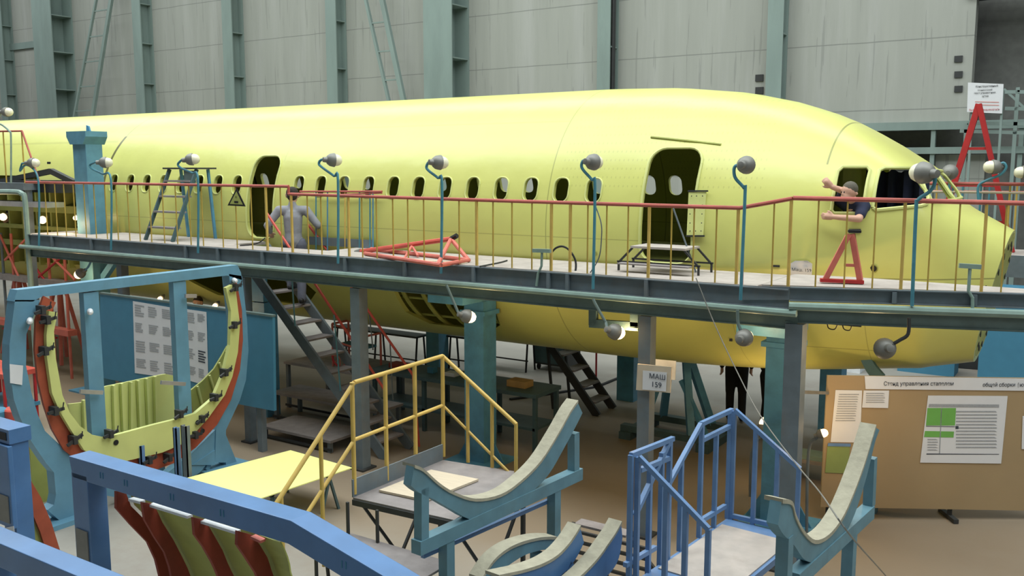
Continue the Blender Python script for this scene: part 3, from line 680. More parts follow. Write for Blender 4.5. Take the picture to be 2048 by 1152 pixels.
def hand(wrist, d, up, curl=.6, side=1):    # palm and five fingers as tapering capsules
    d = V(d).normalized(); up = V(up); up = (up - d * up.dot(d)).normalized(); s = d.cross(up) * side
    w_ = V(wrist); out = [(w_, w_ + d * .085, .026, .030)]
    out += [(w_ + d * .03 + s * .02, w_ + d * .085 + s * .024, .018, .017), (w_ + d * .03 - s * .02, w_ + d * .08 - s * .026, .018, .015)]
    for i, (o_, L_) in enumerate([(.032, .038), (.011, .044), (-.011, .041), (-.032, .031)]):
        a = w_ + d * .088 + s * o_; c = a + (d * math.cos(curl * .5) - up * math.sin(curl * .5)) * L_; e = c + (d * math.cos(curl * 1.4) - up * math.sin(curl * 1.4)) * L_ * .7
        out += [(a, c, .0105, .0095), (c, e, .0095, .008)]
    a = w_ + d * .025 + s * .03; c = a + (d * .7 + s * .7).normalized() * .04; out += [(a, c, .014, .012), (c, c + (d * .95 + s * .2 - up * .2).normalized() * .032, .012, .009)]
    return out
def person(name, label, foot, face, h=1.78, cl='overall', tr='trousers', hair='hair', J=None, shoes='black', group=None):
    """local axes: x right, y forward, z up; J overrides joints"""
    k = h / 1.78; c, s = math.cos(face), math.sin(face)
    def T(p): return V(foot) + V((p[0] * c - p[1] * s, p[0] * s + p[1] * c, p[2])) * k
    j = dict(pel=(0, 0, .95), wst=(0, 0, 1.10), che=(0, .01, 1.32), nk=(0, 0, 1.49), hd=(0, .025, 1.64), shl=(-.185, 0, 1.43), shr=(.185, 0, 1.43), ell=(-.25, .0, 1.14), elr=(.25, 0, 1.14), wrl=(-.24, .10, .90), wrr=(.24, .10, .90),
             hil=(-.09, 0, .92), hir=(.09, 0, .92), knl=(-.1, .03, .50), knr=(.1, .03, .50), anl=(-.1, -.02, .09), anr=(.1, -.02, .09))
    if J: j.update(J)
    r = thing(name, label, 'person', tuple(V(foot)), group)
    P = {q: T(v) for q, v in j.items()}
    R = k
    core = lambda g: [(P['pel'], P['wst'], .135 * g * R, .12 * g * R), (P['wst'], P['che'], .125 * g * R, .14 * g * R), (P['shl'], P['shr'], .07 * g * R, .07 * g * R), (P['che'], P['nk'], .12 * g * R, .05 * R), (P['hil'], P['hir'], .095 * g * R, .095 * g * R)]
    body = core(.92) + [(P['nk'], P['hd'], .052 * R, .055 * R), (P['hd'] + V((0, 0, .02)), .092 * R), (P['hd'] + V((0, 0, -.045)) * R + (T((0, .03, 0)) - V(foot)), .068 * R)]
    fv = (T((0, 1, 0)) - T((0, 0, 0))).normalized(); rv = (T((1, 0, 0)) - T((0, 0, 0))).normalized()
    body += [(P['hd'] + fv * .092 * R + V((0, 0, -.01)), P['hd'] + fv * .108 * R + V((0, 0, -.035)), .011, .014)]
    for sd in (-1, 1): body += [(P['hd'] + rv * sd * .088 * R + V((0, 0, -.03)), P['hd'] + rv * sd * .094 * R + V((0, 0, .02)), .012, .017)]
    for sd in 'lr':
        body += [(P['sh' + sd], P['el' + sd], .05 * R, .04 * R), (P['el' + sd], P['wr' + sd], .04 * R, .027 * R), (P['hi' + sd], P['kn' + sd], .085 * R, .058 * R), (P['kn' + sd], P['an' + sd], .055 * R, .04 * R)]
        d = (P['wr' + sd] - P['el' + sd]).normalized(); body += hand(P['wr' + sd], d, V((0, 0, 1)) if abs(d.z) < .8 else rv * (1 if sd == 'l' else -1), .7, 1 if sd == 'l' else -1)
        body += [(P['an' + sd], P['an' + sd] + fv * .14 * R + V((0, 0, -.05)), .04 * R, .035 * R)]
    blob(body, 'body', 'skin', r, .011)
    blob(core(1.04) + [q for sd in 'lr' for q in [(P['sh' + sd], P['el' + sd], .068 * R, .056 * R), (P['el' + sd], P['el' + sd].lerp(P['wr' + sd], .9), .056 * R, .042 * R)]] + [(P['nk'], P['nk'] + V((0, 0, .03)), .066 * R, .060 * R)], 'jacket', cl, r, .016)
    blob([(P['pel'], P['wst'] - V((0, 0, .08)), .137 * R, .122 * R)] + [q for sd in 'lr' for q in [(P['hi' + sd], P['kn' + sd], .108 * R, .078 * R), (P['kn' + sd], P['an' + sd], .074 * R, .064 * R)]], 'trousers', tr, r, .016)
    for sd in 'lr':
        blob([(P['an' + sd] + V((0, 0, -.02)) - fv * .05, P['an' + sd] + fv * .16 * R + V((0, 0, -.045)), .048 * R, .042 * R)], 'shoe', shoes, r, .014, 1)
        sx = -1 if sd == 'l' else 1
        MB().ball(P['hd'] + fv * .086 * R + rv * sx * .034 * R + V((0, 0, .012)), .011 * R, 8).build('eye', 'white', r)
    blob([(P['hd'] + V((0, 0, .045)) - fv * .012, .093 * R), (P['hd'] - fv * .035 + V((0, 0, .0)), .082 * R)], 'hair', hair, r, .012)
    MB().bar(P['hd'] + fv * .098 * R - rv * .022 + V((0, 0, -.062)), P['hd'] + fv * .098 * R + rv * .022 + V((0, 0, -.062)), .006, .008).build('mouth', 'pink_red', r)
    return r
tz = .24 + 8 * .232; tz = min([.24 + i * .232 for i in range(12)], key=lambda z: abs(z - 2.2)); tp = s1 + k * tz
person('worker', 'worker in grey work clothes seen from behind climbing the long stair onto the walkway', (tp.x + .02, 10.36, tz + .005), math.radians(36), 1.90, J=dict(
    knl=(-.1, .30, .62), anl=(-.1, .22, .26), knr=(.1, .05, .5), hil=(-.09, .02, .92), shl=(-.20, 0, 1.42), shr=(.20, 0, 1.42), ell=(-.37, -.04, 1.20), wrl=(-.38, .20, 1.08), elr=(.37, -.02, 1.20), wrr=(.33, .24, 1.16)))
person('standing_person', 'person in black seen as legs under the nose, behind the blue rail peak', (aY(1472, 800, 14.9).x, 14.9, 0), .4, 1.8, 'black_cloth', 'black_cloth', group='people standing under the nose')
person('standing_person', 'person in black seen as legs just left of the right teal column', (aY(1538, 800, 14.6).x, 14.6, 0), -.6, 1.78, 'black_cloth', 'black_cloth', group='people standing under the nose')
person('standing_person', 'dark haired man standing behind the blue notice board', (aY(397, 600, 11.45).x, 11.45, 0), math.radians(200), 1.83, 'navy', 'black_cloth')
person('standing_person', 'person in dark jacket among the scaffolding at the far left', (aY(34, 430, 11.3).x, 11.3, 2.3), math.radians(120), 1.75, 'black_cloth', 'black_cloth')
# man leaning out of the cockpit side window
cm = thing('cockpit_worker', 'man in dark shirt leaning out of the cockpit side window with both arms', 'person', (-2.6, 11.3, 3.0))
hd = aY(1698, 384, 10.98); hp = aY(1718, 438, 10.90); wr = aY(1668, 434, 10.86); wl = aY(1664, 374, 10.92); el = aY(1684, 381, 11.02)
torso = [((-2.62, 11.6, 2.98), (-2.6, 11.45, 3.35), .13, .13), ((-2.6, 11.45, 3.35), (-2.62, 11.2, 3.8), .13, .13), ((-2.78, 11.16, 3.92), (-2.52, 11.14, 3.86), .07, .07)]
shr = V((-2.52, 11.14, 3.86)); shl = V((-2.76, 11.16, 3.93))
blob(torso + [(V((-2.64, 11.1, 3.92)), hd, .055, .06), (hd + V((0, 0, .01)), .088), (hd + V((-.02, -.03, -.05)), .062), (hd + V((-.05, -.075, -.02)), .016), (hd + V((.085, .0, -.02)), .018),
      (shr, hp, .05, .042), (hp, wr, .042, .03), (shl, el, .05, .04), (el, wl, .04, .03)] + hand(wr, (-1, 0, .05), (0, -1, 0), .5) + hand(wl, (-.6, -.2, .6), (0, -1, 0), 1.1, -1), 'body', 'skin', cm, .010)
blob([torso[0], torso[1], (torso[1][1], torso[2][0], .1, .08), ((-2.78, 11.16, 3.91), (-2.52, 11.14, 3.85), .082, .085), (shr, shr.lerp(hp, .72), .075, .062), (shl, shl.lerp(el, .8), .07, .055)], 'shirt', 'navy', cm, .014)
blob([(hd + V((.01, .01, .035)), .09)], 'hair', 'grey_hair', cm, .012)
for dx in (-.05, -.02): MB().ball(hd + V((dx - .015, -.078, .0)), .009, 8).build('eye', 'black', cm)
# dark jackets hanging behind the cockpit window
pts = [V((-2.70 + .045 * i, 12.0 + .05 * math.sin(i * 1.7), 3.35)) for i in range(17)]
MB().strip(pts, [p + V((0, 0, .93 - .05 * abs(math.sin(i * .9)))) for i, p in enumerate(pts)], (0, .03, 0)).build('hanging_cloth', 'navy', smooth=True, label='dark blue cloth hanging inside the cockpit behind the side window', cat='cloth')
# ================= LEFT FRAME JIG (stands across, plane X = const) =================
XJ = -10.5
def J(x, y, dx=0.0): return aX(x, y, XJ + dx)
jig = thing('fuselage_frame_jig', 'big pale blue U-shaped jig frame holding a curved yellow-green fuselage frame', 'jig', (XJ, 7.2, 0))
outer_t = [(35, 580), (475, 530), (484, 548), (494, 640)]; 
b = MB()
b.slab([J(*p) for p in [(35, 580), (475, 530), (482, 545), (484, 560), (455, 551), (82, 594), (66, 603), (28, 603)]], (-.16, 0, 0)); b.build('top_beam', 'jig', jig)
MB().strip([J(*p) for p in [(30, 600), (19, 690), (19, 740), (28, 800), (40, 835), (62, 882), (92, 926), (108, 945), (112, 990), (108, 1010), (95, 1020)]],
           [J(*p) for p in [(80, 600), (53, 668), (52, 731), (63, 786), (76, 830), (90, 862), (120, 890), (150, 920), (152, 990), (156, 1030), (155, 1072)]], (-.16, 0, 0)).build('left_upright', 'jig', jig)
MB().strip([J(*p) for p in [(458, 548), (468, 640), (470, 700), (462, 760), (452, 800), (440, 830), (432, 860), (430, 925)]],
           [J(*p) for p in [(484, 552), (494, 640), (497, 700), (492, 760), (480, 800), (466, 830), (452, 860), (452, 925)]], (-.16, 0, 0)).build('right_upright', 'jig', jig)
b = MB()
b.slab([J(*p) for p in [(452, 870), (476, 930), (452, 930)]], (-.16, 0, 0)); b.build('foot_gusset', 'jig', jig)
MB().slab([J(*p) for p in [(430, 900), (430, 930), (385, 930)]], (-.16, 0, 0)).build('foot_gusset', 'jig', jig)
b = MB(); q0 = J(100, 1010); q1 = J(476, 932)
MB().box((XJ - .3, q0.y - .2, 0), (XJ + .15, q0.y + .35, .06)).build('base_plate', 'jig', jig)
MB().box((XJ - .3, q1.y - .6, 0), (XJ + .15, q1.y + .1, .06)).build('base_plate', 'jig', jig)
MB().bar((XJ - .08, q1.y - .5, .06), J(440, 862, -.08), .07, .07).build('diagonal_brace', 'jig', jig)
MB().strip([J(*p, -.02) for p in [(92, 885), (180, 925), (260, 955), (330, 950), (385, 905), (440, 850)]], [J(*p, -.02) for p in [(92, 926), (180, 985), (260, 1000), (330, 985), (400, 945), (452, 880)]], (-.12, 0, 0)).build('lower_beam', 'jig', jig)
for (x, w1) in ((184, 26), (361, 26)):   # the two inner posts
    a = J(x, 585 if x < 300 else 563); c = J(x + (22 if x < 300 else 16), 876 if x < 300 else 832)
    MB().box((XJ - .12, a.y - .10, c.z - .1), (XJ - .02, a.y + .10, a.z)).build('inner_post', 'jig', jig)
# red contour plate and the clamped yellow-green frame
cpl = MB().strip([J(*p, .03) for p in [(88, 592), (72, 640), (70, 700), (76, 760), (88, 810), (104, 858), (128, 900), (160, 925), (240, 948), (300, 944), (352, 925), (392, 895), (434, 850), (462, 800), (480, 740), (486, 680), (484, 620), (474, 566)]],
           [J(*p, .03) for p in [(112, 605), (96, 640), (94, 700), (102, 760), (114, 805), (130, 838), (152, 868), (180, 895), (240, 915), (300, 912), (345, 892), (380, 870), (414, 832), (440, 790), (458, 740), (464, 680), (462, 620), (452, 574)]], (-.04, 0, 0)).build('contour_plate', 'rust', jig)
MB().strip([J(*p, .10) for p in [(98, 622), (93, 671), (94, 715), (104, 786), (118, 820), (142, 860), (168, 900), (205, 922), (240, 925), (325, 905), (374, 884), (416, 837), (450, 790), (465, 753), (476, 704), (480, 650), (470, 567)]],
           [J(*p, .10) for p in [(115, 625), (108, 663), (112, 718), (125, 790), (140, 826), (160, 852), (185, 870), (210, 875), (240, 868), (310, 849), (355, 838), (391, 827), (426, 797), (446, 750), (460, 690), (462, 622), (452, 576)]], (-.06, 0, 0)).build('clamped_frame', 'primer', jig)
for i, (x, y) in enumerate([(86, 620), (92, 702), (112, 822), (150, 880), (96, 640), (470, 650), (452, 745), (432, 795), (405, 838), (222, 868), (362, 828), (340, 915), (300, 920), (392, 870), (472, 575)]):
    p = J(x, y, .14); o_ = MB(); a = random.uniform(-.6, .6)
    o_.bar(p + V((0, -.10, -.02 + .05 * a)), p + V((0, .10, .02 - .05 * a)), .03, .035); o_.box(p + V((-.1, -.03, -.05)), p + V((.03, .02, .05))); o_.tube([p + V((.02, .07, 0)), p + V((.02, .09, .09))], .008, 6)
    o_.build('clamp', 'dark_grey', cpl)
for x, y, s_ in ((97, 735, 1), (232, 885, 0), (188, 915, 0), (395, 845, 0), (405, 862, 0)):
    if s_ == 0: MB().lathe(J(x, y, .105), (1, 0, 0), [(0, .035), (.006, .035)], 12).build('frame_hole', 'black', jig)
for a, c in (((160, 783), (205, 785)), ((322, 765), (370, 768)), ((370, 592), (392, 592))): MB().bar(J(*a, .06), J(*c, .06), .035, .05).build('locating_arm', 'aluminium', jig)
for x, y in ((180, 622), (468, 560), (60, 640)): MB().lathe(J(x, y, .02), (1, -.6, 0), [(0, .035), (.12, .035), (.14, .015), (.2, .015)], 10).build('toggle_clamp', 'white', jig, smooth=True)
q = [J(*p, .012) for p in [(19, 728), (46, 731), (44, 770), (20, 766)]]
MB().slab(q, (.004, 0, 0)).build('note', 'paper', label='white paper note taped on the left upright of the pale blue jig', cat='notice')
# ribbed lower shell panel behind the jig
rp = thing('ribbed_shell_panel', 'yellow-green ribbed floor panel lying in the bottom of the pale blue jig', 'panel', (XJ - .7, 7.2, .7))
pts = [J(*p, -.7) for p in [(137, 808), (186, 803), (210, 773), (325, 749), (332, 748), (355, 753), (355, 850), (240, 890), (150, 895)]]
MB().slab(pts, (-.03, 0, 0)).build('sheet', 'primer', rp)
for x0, y0, x1, y1 in [(167, 800, 170, 866), (227, 771, 230, 866), (243, 767, 247, 862), (262, 764, 262, 862), (276, 761, 280, 856), (293, 757, 297, 850), (310, 753, 312, 848)]:
    MB().bar(J(x0, y0, -.66), J(x1, y1, -.66), .05, .035).build('stiffener', 'primer', rp)
sp = thing('curved_shell_segment', 'curved yellow-green shell segment with short ribs behind the right side of the jig', 'panel', (XJ - .7, 8.6, .7))
A = [J(*p, -.8) for p in [(380, 782), (405, 762), (428, 738), (444, 712), (456, 690)]]; B = [J(*p, -.8) for p in [(392, 840), (420, 812), (442, 780), (458, 745), (470, 712)]]
MB().strip(A, B, (-.03, 0, 0)).build('sheet', 'primer_dull', sp)
for i in range(4): MB().bar(A[i].lerp(A[i + 1], .5) + V((.03, 0, 0)), B[i].lerp(B[i + 1], .5) + V((.03, 0, 0)), .03, .03).build('short_rib', 'primer', sp)
MB().tube([J(p[0], p[1], -.7) for p in [(400, 825), (425, 800), (445, 765), (452, 725)]], .02).build('edge_rod', 'dark_rust', sp)
q = [J(*p, -.9) for p in [(55, 830), (80, 850), (110, 900), (112, 960)]]; q += [V((q[-1].x, q[-1].y, 0)), V((q[0].x, q[0].y, 0))]
MB().slab(q, (-.02, 0, 0)).build('leaning_panel', 'primer_dull', label='dull green sheet leaning behind the left leg of the pale blue jig', cat='panel')

qq = J(250, 880, -.7); MB().box((XJ - .78, qq.y - .5, .3), (XJ - .62, qq.y + .4, qq.z + .02)).build('support_block', 'jig', jig)
MB().box((XJ - .85, qq.y - .6, 0), (XJ - .55, qq.y + .5, .3)).build('support_block', 'jig', jig)
# ================= BLUE NOTICE BOARD =================
YN = 9.2
nb = thing('notice_board', 'long blue notice board on the floor behind the pale blue jig, posters pinned on it', 'board', (-12.5, YN, 0))
MB().slab([aY(*p, YN) for p in [(200, 588), (545, 634), (548, 822), (200, 755)]], (0, .05, 0)).build('panel', 'board_blue', nb)
a = aY(200, 588, YN); c = aY(546, 634, YN); MB().bar(a + V((0, .02, .015)), c + V((0, .02, .015)), .07, .03).build('top_edge', 'beam_green', nb)
for x in (a.x + .3, c.x - .5): MB().box((x, YN + .06, 0), (x + .1, YN + .16, 2.0)).build('leg', 'steel_grey', nb)
def sheet(parent_label, quad, Y, rows, cols, m='paper', ink='print', seed=1, dark=()):
    q = [aY(*p, Y - .004) for p in quad]; o = MB().slab(q, (0, -.003, 0)).build('poster', m, label=parent_label, cat='poster')
    random.seed(seed); tl, tr, br, bl = q
    for i in range(rows):
        for k_ in range(cols):
            u0 = (k_ + .14) / cols; u1 = (k_ + .86) / cols; v0 = (i + .16) / rows; v1 = (i + random.uniform(.6, .86)) / rows
            f = lambda u, v: tl.lerp(tr, u).lerp(bl.lerp(br, u), v) + V((0, -.006, 0))
            nl = 5
            for n_ in range(nl):
                vv0 = v0 + (v1 - v0) * n_ / nl; vv1 = vv0 + (v1 - v0) / nl * .5; ue = u0 + (u1 - u0) * random.uniform(.6, 1)
                MB().slab([f(u0, vv0), f(ue, vv0), f(ue, vv1), f(u0, vv1)], (0, -.001, 0)).build('printed_block', 'ink' if (i, k_) in dark else ink, o)
    return o
sheet('large white poster with rows of small diagrams on the blue notice board', [(266, 602), (348, 616), (355, 758), (270, 746)], YN, 4, 3, seed=2)
sheet('narrow white poster on the blue board, right of the jig inner post', [(372, 618), (413, 624), (417, 772), (374, 760)], YN, 4, 2, seed=5, dark={(2, 1)})

# ================= FOREGROUND BLUE BEAM JIG =================
YJ = 4.16
fj = thing('shell_jig', 'strong blue gantry jig in the foreground with brown ribs and green skin panel', 'jig', (-5, YJ, 0))
top = [aY(*p, YJ) for p in [(137, 912), (360, 977), (581, 1041), (767, 1152), (880, 1222)]]
bot = [aY(*p, YJ) for p in [(145, 955), (365, 1024), (576, 1088), (690, 1158), (800, 1235)]]
MB().strip(top, bot, (0, .19, 0)).build('top_beam', 'blue', fj, bevel=.006)
lf = aY(140, 912, YJ); lr = aY(174, 960, YJ)
MB().box((lf.x, YJ, 0), (lr.x, YJ + .17, bot[0].z + .05)).build('leg', 'blue', fj, bevel=.006)
e = top[-1]; MB().box((e.x - .2, YJ, 0), (e.x, YJ + .17, bot[-1].z + .05)).build('leg', 'blue', fj)
MB().box((lf.x + .03, YJ - .012, aY(160, 1120, YJ).z), (lr.x - .03, YJ - .001, aY(160, 1058, YJ).z)).build('rating_plate', 'lamp_shell', fj)
for x, y in ((200, 950), (248, 965), (340, 993), (440, 1025), (683, 1128)):
    for dx in (0, .035):
        p = aY(x, y, YJ); MB().box((p.x + dx, YJ - .004, p.z - .025), (p.x + dx + .008, YJ - .0005, p.z + .025)).build('stencil_mark', 'board_blue', fj)
ribs = [([(233, 983), (233, 1017), (262, 1050), (296, 1085), (312, 1120), (320, 1152), (325, 1190)], [(252, 985), (262, 1012), (290, 1040), (312, 1068), (328, 1100), (342, 1140), (352, 1190)]),
        ([(285, 1005), (290, 1040), (310, 1075), (330, 1105), (340, 1135), (345, 1160), (350, 1200)], [(308, 1008), (325, 1045), (347, 1080), (365, 1115), (376, 1138), (384, 1160), (392, 1200)]),
        ([(387, 1035), (390, 1070), (408, 1095), (425, 1125), (432, 1140), (440, 1160), (450, 1200)], [(411, 1040), (425, 1065), (445, 1100), (455, 1125), (462, 1140), (472, 1160), (485, 1200)]),
        ([(476, 1062), (475, 1090), (492, 1115), (505, 1135), (512, 1146), (520, 1165), (530, 1190)], [(505, 1070), (520, 1090), (535, 1115), (540, 1130), (543, 1140), (550, 1160), (560, 1190)])]
prevR = None; YR = YJ + .12
for L_, R_ in ribs:
    X = aY(L_[0][0] + 8, L_[0][1], YR).x
    A = [aX(*p, X) for p in L_]; B = [aX(*p, X) for p in R_]
    MB().strip(A, B, (-.03, 0, 0)).build('rib', 'dark_rust', fj)
    if prevR: MB().strip(prevR, [p + V((.0, .03, 0)) for p in B], (0, .012, 0)).build('skin_panel', 'primer_dull', fj)
    prevR = [p + V((.0, .03, 0)) for p in B]
B = [aX(*p, aY(560, 1100, YR).x) for p in [(560, 1085), (568, 1100), (574, 1115), (578, 1130), (580, 1145), (585, 1160), (590, 1190)]]
MB().strip(prevR, B, (0, .012, 0)).build('skin_panel', 'primer_dull', fj)
for a, c in (((262, 998), (285, 1004)), ((302, 1009), (380, 1033)), ((405, 1042), (476, 1064)), ((506, 1073), (526, 1082))): MB().bar(aY(*a, YR + .05), aY(*c, YR + .05), .05, .02).build('edge_angle', 'pink_red' if a[0] > 500 else 'white', fj)
# nearer parallel beam at the bottom left
yb = 2.95; nbm = thing('shell_jig', 'blue jig beam crossing the very bottom left corner of the picture', 'jig', (-4.5, yb, 0))
a = aY(-60, 1062, yb); c = aY(240, 1182, yb)
MB().box((a.x, yb, a.z - .17), (c.x, yb + .16, a.z)).build('top_beam', 'blue', nbm, bevel=.006)
for x in (a.x + .1, c.x - .25): MB().box((x, yb + .01, 0), (x + .16, yb + .15, a.z - .165)).build('leg', 'blue', nbm)
# left blue post jig with red arc
lj = thing('shell_jig', 'blue box post jig with a red arc plate at the lower left edge', 'jig', (-8, YJ, 0))
a = aY(-20, 900, YJ); c = aY(31, 1056, YJ)
pz = aY(20, 862, YJ).z
MB().box((a.x - .9, YJ, pz - .13), (c.x, YJ + .2, pz)).build('top_beam', 'blue', lj)
MB().box((a.x + .12, YJ + .02, 0), (c.x - .02, YJ + .18, pz - .131)).build('leg', 'blue', lj)
MB().box((a.x + .12, YJ - .03, c.z), (c.x + .02, YJ + .015, pz - .14)).build('cover_box', 'blue', lj, bevel=.008)
MB().box((c.x - .20, YJ - .04, aY(20, 1042, YJ).z), (c.x - .02, YJ - .031, aY(20, 990, YJ).z)).build('rating_plate', 'lamp_shell', lj)
MB().box((c.x - .17, YJ - .006, pz - .10), (c.x - .04, YJ - .001, pz - .03)).build('open_end', 'black', lj)
X = aY(36, 940, YJ + .1).x
MB().strip([aX(*p, X) for p in [(34, 934), (60, 958), (82, 995), (103, 1045), (120, 1100), (130, 1150), (134, 1200)]], [aX(*p, X) for p in [(38, 985), (52, 1002), (66, 1030), (80, 1062), (92, 1100), (102, 1140), (108, 1200)]], (-.03, 0, 0)).build('arc_plate', 'rust', lj)
MB().strip([aX(*p, X - .04) for p in [(38, 985), (52, 1002), (66, 1030), (80, 1062), (92, 1100), (102, 1140), (108, 1200)]], [aX(*p, X - .04) for p in [(38, 1050), (42, 1060), (46, 1075), (54, 1090), (64, 1110), (72, 1150), (76, 1200)]], (-.012, 0, 0)).build('skin_panel', 'primer_dull', lj)
q = [aY(*p, YJ - .05) for p in [(-12, 1060), (28, 1052), (32, 1095), (-12, 1100)]]
MB().slab(q, (0, -.003, 0)).build('note', 'paper', label='white paper note below the blue box post at the lower left edge', cat='notice')

# loose profile offcuts standing behind the beam
for x, y0, y1, m, lb in [(258, 888, 935, 'steel_grey', 'grey channel offcut standing behind the blue foreground beam, leftmost'), (278, 892, 945, 'rail_blue', 'short blue bar standing beside the leftmost grey channel'), (348, 856, 955, 'rail_blue', 'tall blue bar standing left of the tall grey channel'), (366, 852, 958, 'steel_grey', 'tall grey channel standing at the left corner of the bright yellow sheet')]:
    p = aY(x, y0, 7.0); w_ = .05 if m == 'steel_grey' else .03
    b = MB(); b.box((p.x - w_, 7.0, 0), (p.x + w_, 7.015, p.z)); b.box((p.x - w_, 7.0, 0), (p.x - w_ + .012, 7.06, p.z)); b.box((p.x + w_ - .012, 7.0, 0), (p.x + w_, 7.06, p.z)); b.build('profile_offcut', m, label=lb, cat='metal profile')

# ================= BRIGHT YELLOW SHEET ON TRESTLES =================
zt = .5
tb = thing('sheet_table', 'bright yellow primed sheet lying flat on two low trestles', 'table', tuple(aZ(540, 950, 0)))
q = [aZ(*p, zt) for p in [(372, 958), (581, 902), (704, 937), (508, 1003)]]
MB().slab(q, (0, 0, .012)).build('sheet_top', 'primer_sheet', tb)
for u in (.22, .80):
    a = q[0].lerp(q[1], u).lerp(q[3].lerp(q[2], u), .12); c = q[0].lerp(q[1], u).lerp(q[3].lerp(q[2], u), .93)
    a.z = c.z = zt - .03; MB().bar(a, c, .06, .055).build('trestle_beam', 'black', tb)
    dd = (q[1] - q[0]).normalized() * .13
    for p in (a, c):
        for s in (-1, 1): MB().bar(p - V((0, 0, .03)), V((p.x, p.y, 0)) + dd * s, .03, .03).build('trestle_leg', 'bench', tb)

# ================= YELLOW RAILED WORK PLATFORM =================
ZP = 1.43; yp = thing('work_platform', 'grey decked work platform with yellow tubular handrails and open treads', 'platform', (-5, 6.5, 0))
PA, PB, PC, PD = [aZ(*p, ZP) for p in [(706, 995), (886, 920), (1052, 946), (908, 1040)]]
MB().slab([PA, PB, PC, PD], (0, 0, -.03)).build('deck_plate', 'tread', yp)
MB().slab([PA, PB, PB + V((0, 0, .16)), PA + V((0, 0, .16))], (-.012, 0, 0)).build('kick_plate', 'steel_grey', yp)
def T_(pts, m, par, name='handrail', r=.02): return MB().tube(pts, r, 10).build(name, m, par, smooth=True)
nAB = V((1, 0, 0))
def L1(x, y): return aX(x, y, (PA.x + PB.x) / 2 - .02)
a = L1(708, 765); c = L1(885, 712)
T_([a, c], 'yellow', yp); T_([L1(708, 880), L1(885, 811)], 'yellow', yp, 'mid_rail', .017)
for x, y0, y1 in ((704, 765, 940), (770, 747, 932), (829, 730, 908), (885, 712, 892)): T_([L1(x, y0), V((L1(x, y0).x, L1(x, y0).y, ZP + .02))], 'yellow', yp, 'rail_post')
far = lambda x, y: aY(x, y, (PB.y + PC.y) / 2 + .02)
T_([far(885, 712), far(1033, 849)], 'yellow', yp); T_([far(887, 812), far(1018, 945)], 'yellow', yp, 'mid_rail', .014)
for x, y0 in ((935, 760), (984, 805), (1032, 848)): q = far(x, y0); T_([q, V((q.x, q.y, ZP))], 'yellow', yp, 'rail_post', .018)
# stair rail running down towards the camera along X = const
q1 = L1(552, 1008); T_([a, q1], 'yellow', yp); T_([L1(706, 884), L1(612, 1030)], 'yellow', yp, 'mid_rail', .017)
for x, y0 in ((641, 870), (562, 990)): q = L1(x, y0); T_([q, V((q.x, q.y, max(0.0, q.z - 1.15)))], 'yellow', yp, 'rail_post', .018)
# treads in front of the deck
fr = (PA + PD) * .5
for i, (z_, off, dp) in enumerate(((1.12, .16, .36), (.82, .55, .36), (.52, .95, .36))):
    x0, x1 = PA.x - .02, PD.x + .05; y1 = min(PA.y, PD.y) - off + .12
    MB().box((x0, y1 - dp, z_ - .02), (x1, y1, z_)).build('tread', 'tread', yp)
    b = MB(); b.bar((x0, y1 - dp, z_ - .05), (x1, y1 - dp, z_ - .05), .03, .05); b.build('tread_lip', 'dark_grey', yp)
    for x in (x0 + .02, (x0 + x1) / 2 - .2, x1 - .02):
        MB().bar((x, y1 - .03, z_ - .02), (x, y1 - .03, z_ + .29), .022, .022).build('riser_strut', 'dark_grey', yp)
        MB().bar((x, y1 - dp + .05, z_ - .02), (x + .12, y1 - dp + .05, 0), .022, .022).build('support_leg', 'dark_grey', yp)
for p in (PB, PC): MB().bar((p.x, p.y - .05, 0), (p.x, p.y - .05, ZP - .03), .035, .035).build('support_leg', 'dark_grey', yp)
for x in (PA.x + .02, PD.x): MB().bar((x, PA.y + .05, ZP - .03), (x + .3, PA.y + .9, 0), .025, .025).build('diagonal_brace', 'dark_grey', yp); MB().bar((x, PB.y - .1, ZP - .03), (x, PA.y + .1, .05), .025, .025).build('diagonal_brace', 'dark_grey', yp)
MB().bar((PA.x, PA.y, ZP - .04), (PD.x, PD.y, ZP - .04), .03, .05).build('deck_edge', 'dark_grey', yp)
q = [aZ(*p, ZP + .005) for p in [(758, 984), (862, 943), (957, 962), (852, 1004)]]
MB().slab(q, (0, 0, .02)).build('plywood_sheet', 'ply', label='pale plywood sheet lying on the yellow railed platform deck', cat='board')
# black tube stand with welded treads right of the platform
bs = thing('step_stand', 'low black tubular step stand on the floor beyond the large cradle', 'steps', (-3.9, 8.4, 0))
for i in range(5):
    z = .08 + .11 * i 
    MB().bar((-4.6, 8.1 - .0 * i, z), (-3.75, 8.1, z), .03, .03).build('cross_tube', 'dark_grey', bs)
MB().bar((-3.95, 8.12, .6), (-3.35, 8.12, 0), .035, .035).build('side_tube', 'dark_grey', bs); MB().bar((-4.6, 8.12, .6), (-4.6, 8.12, 0), .035, .035).build('side_tube', 'dark_grey', bs)
MB().bar((-4.2, 8.12, .6), (-4.2, 8.12, 0), .035, .035).build('side_tube', 'dark_grey', bs)
MB().box((-4.6, 8.14, .56), (-4.0, 8.3, .585)).build('top_tread', 'tread', bs)

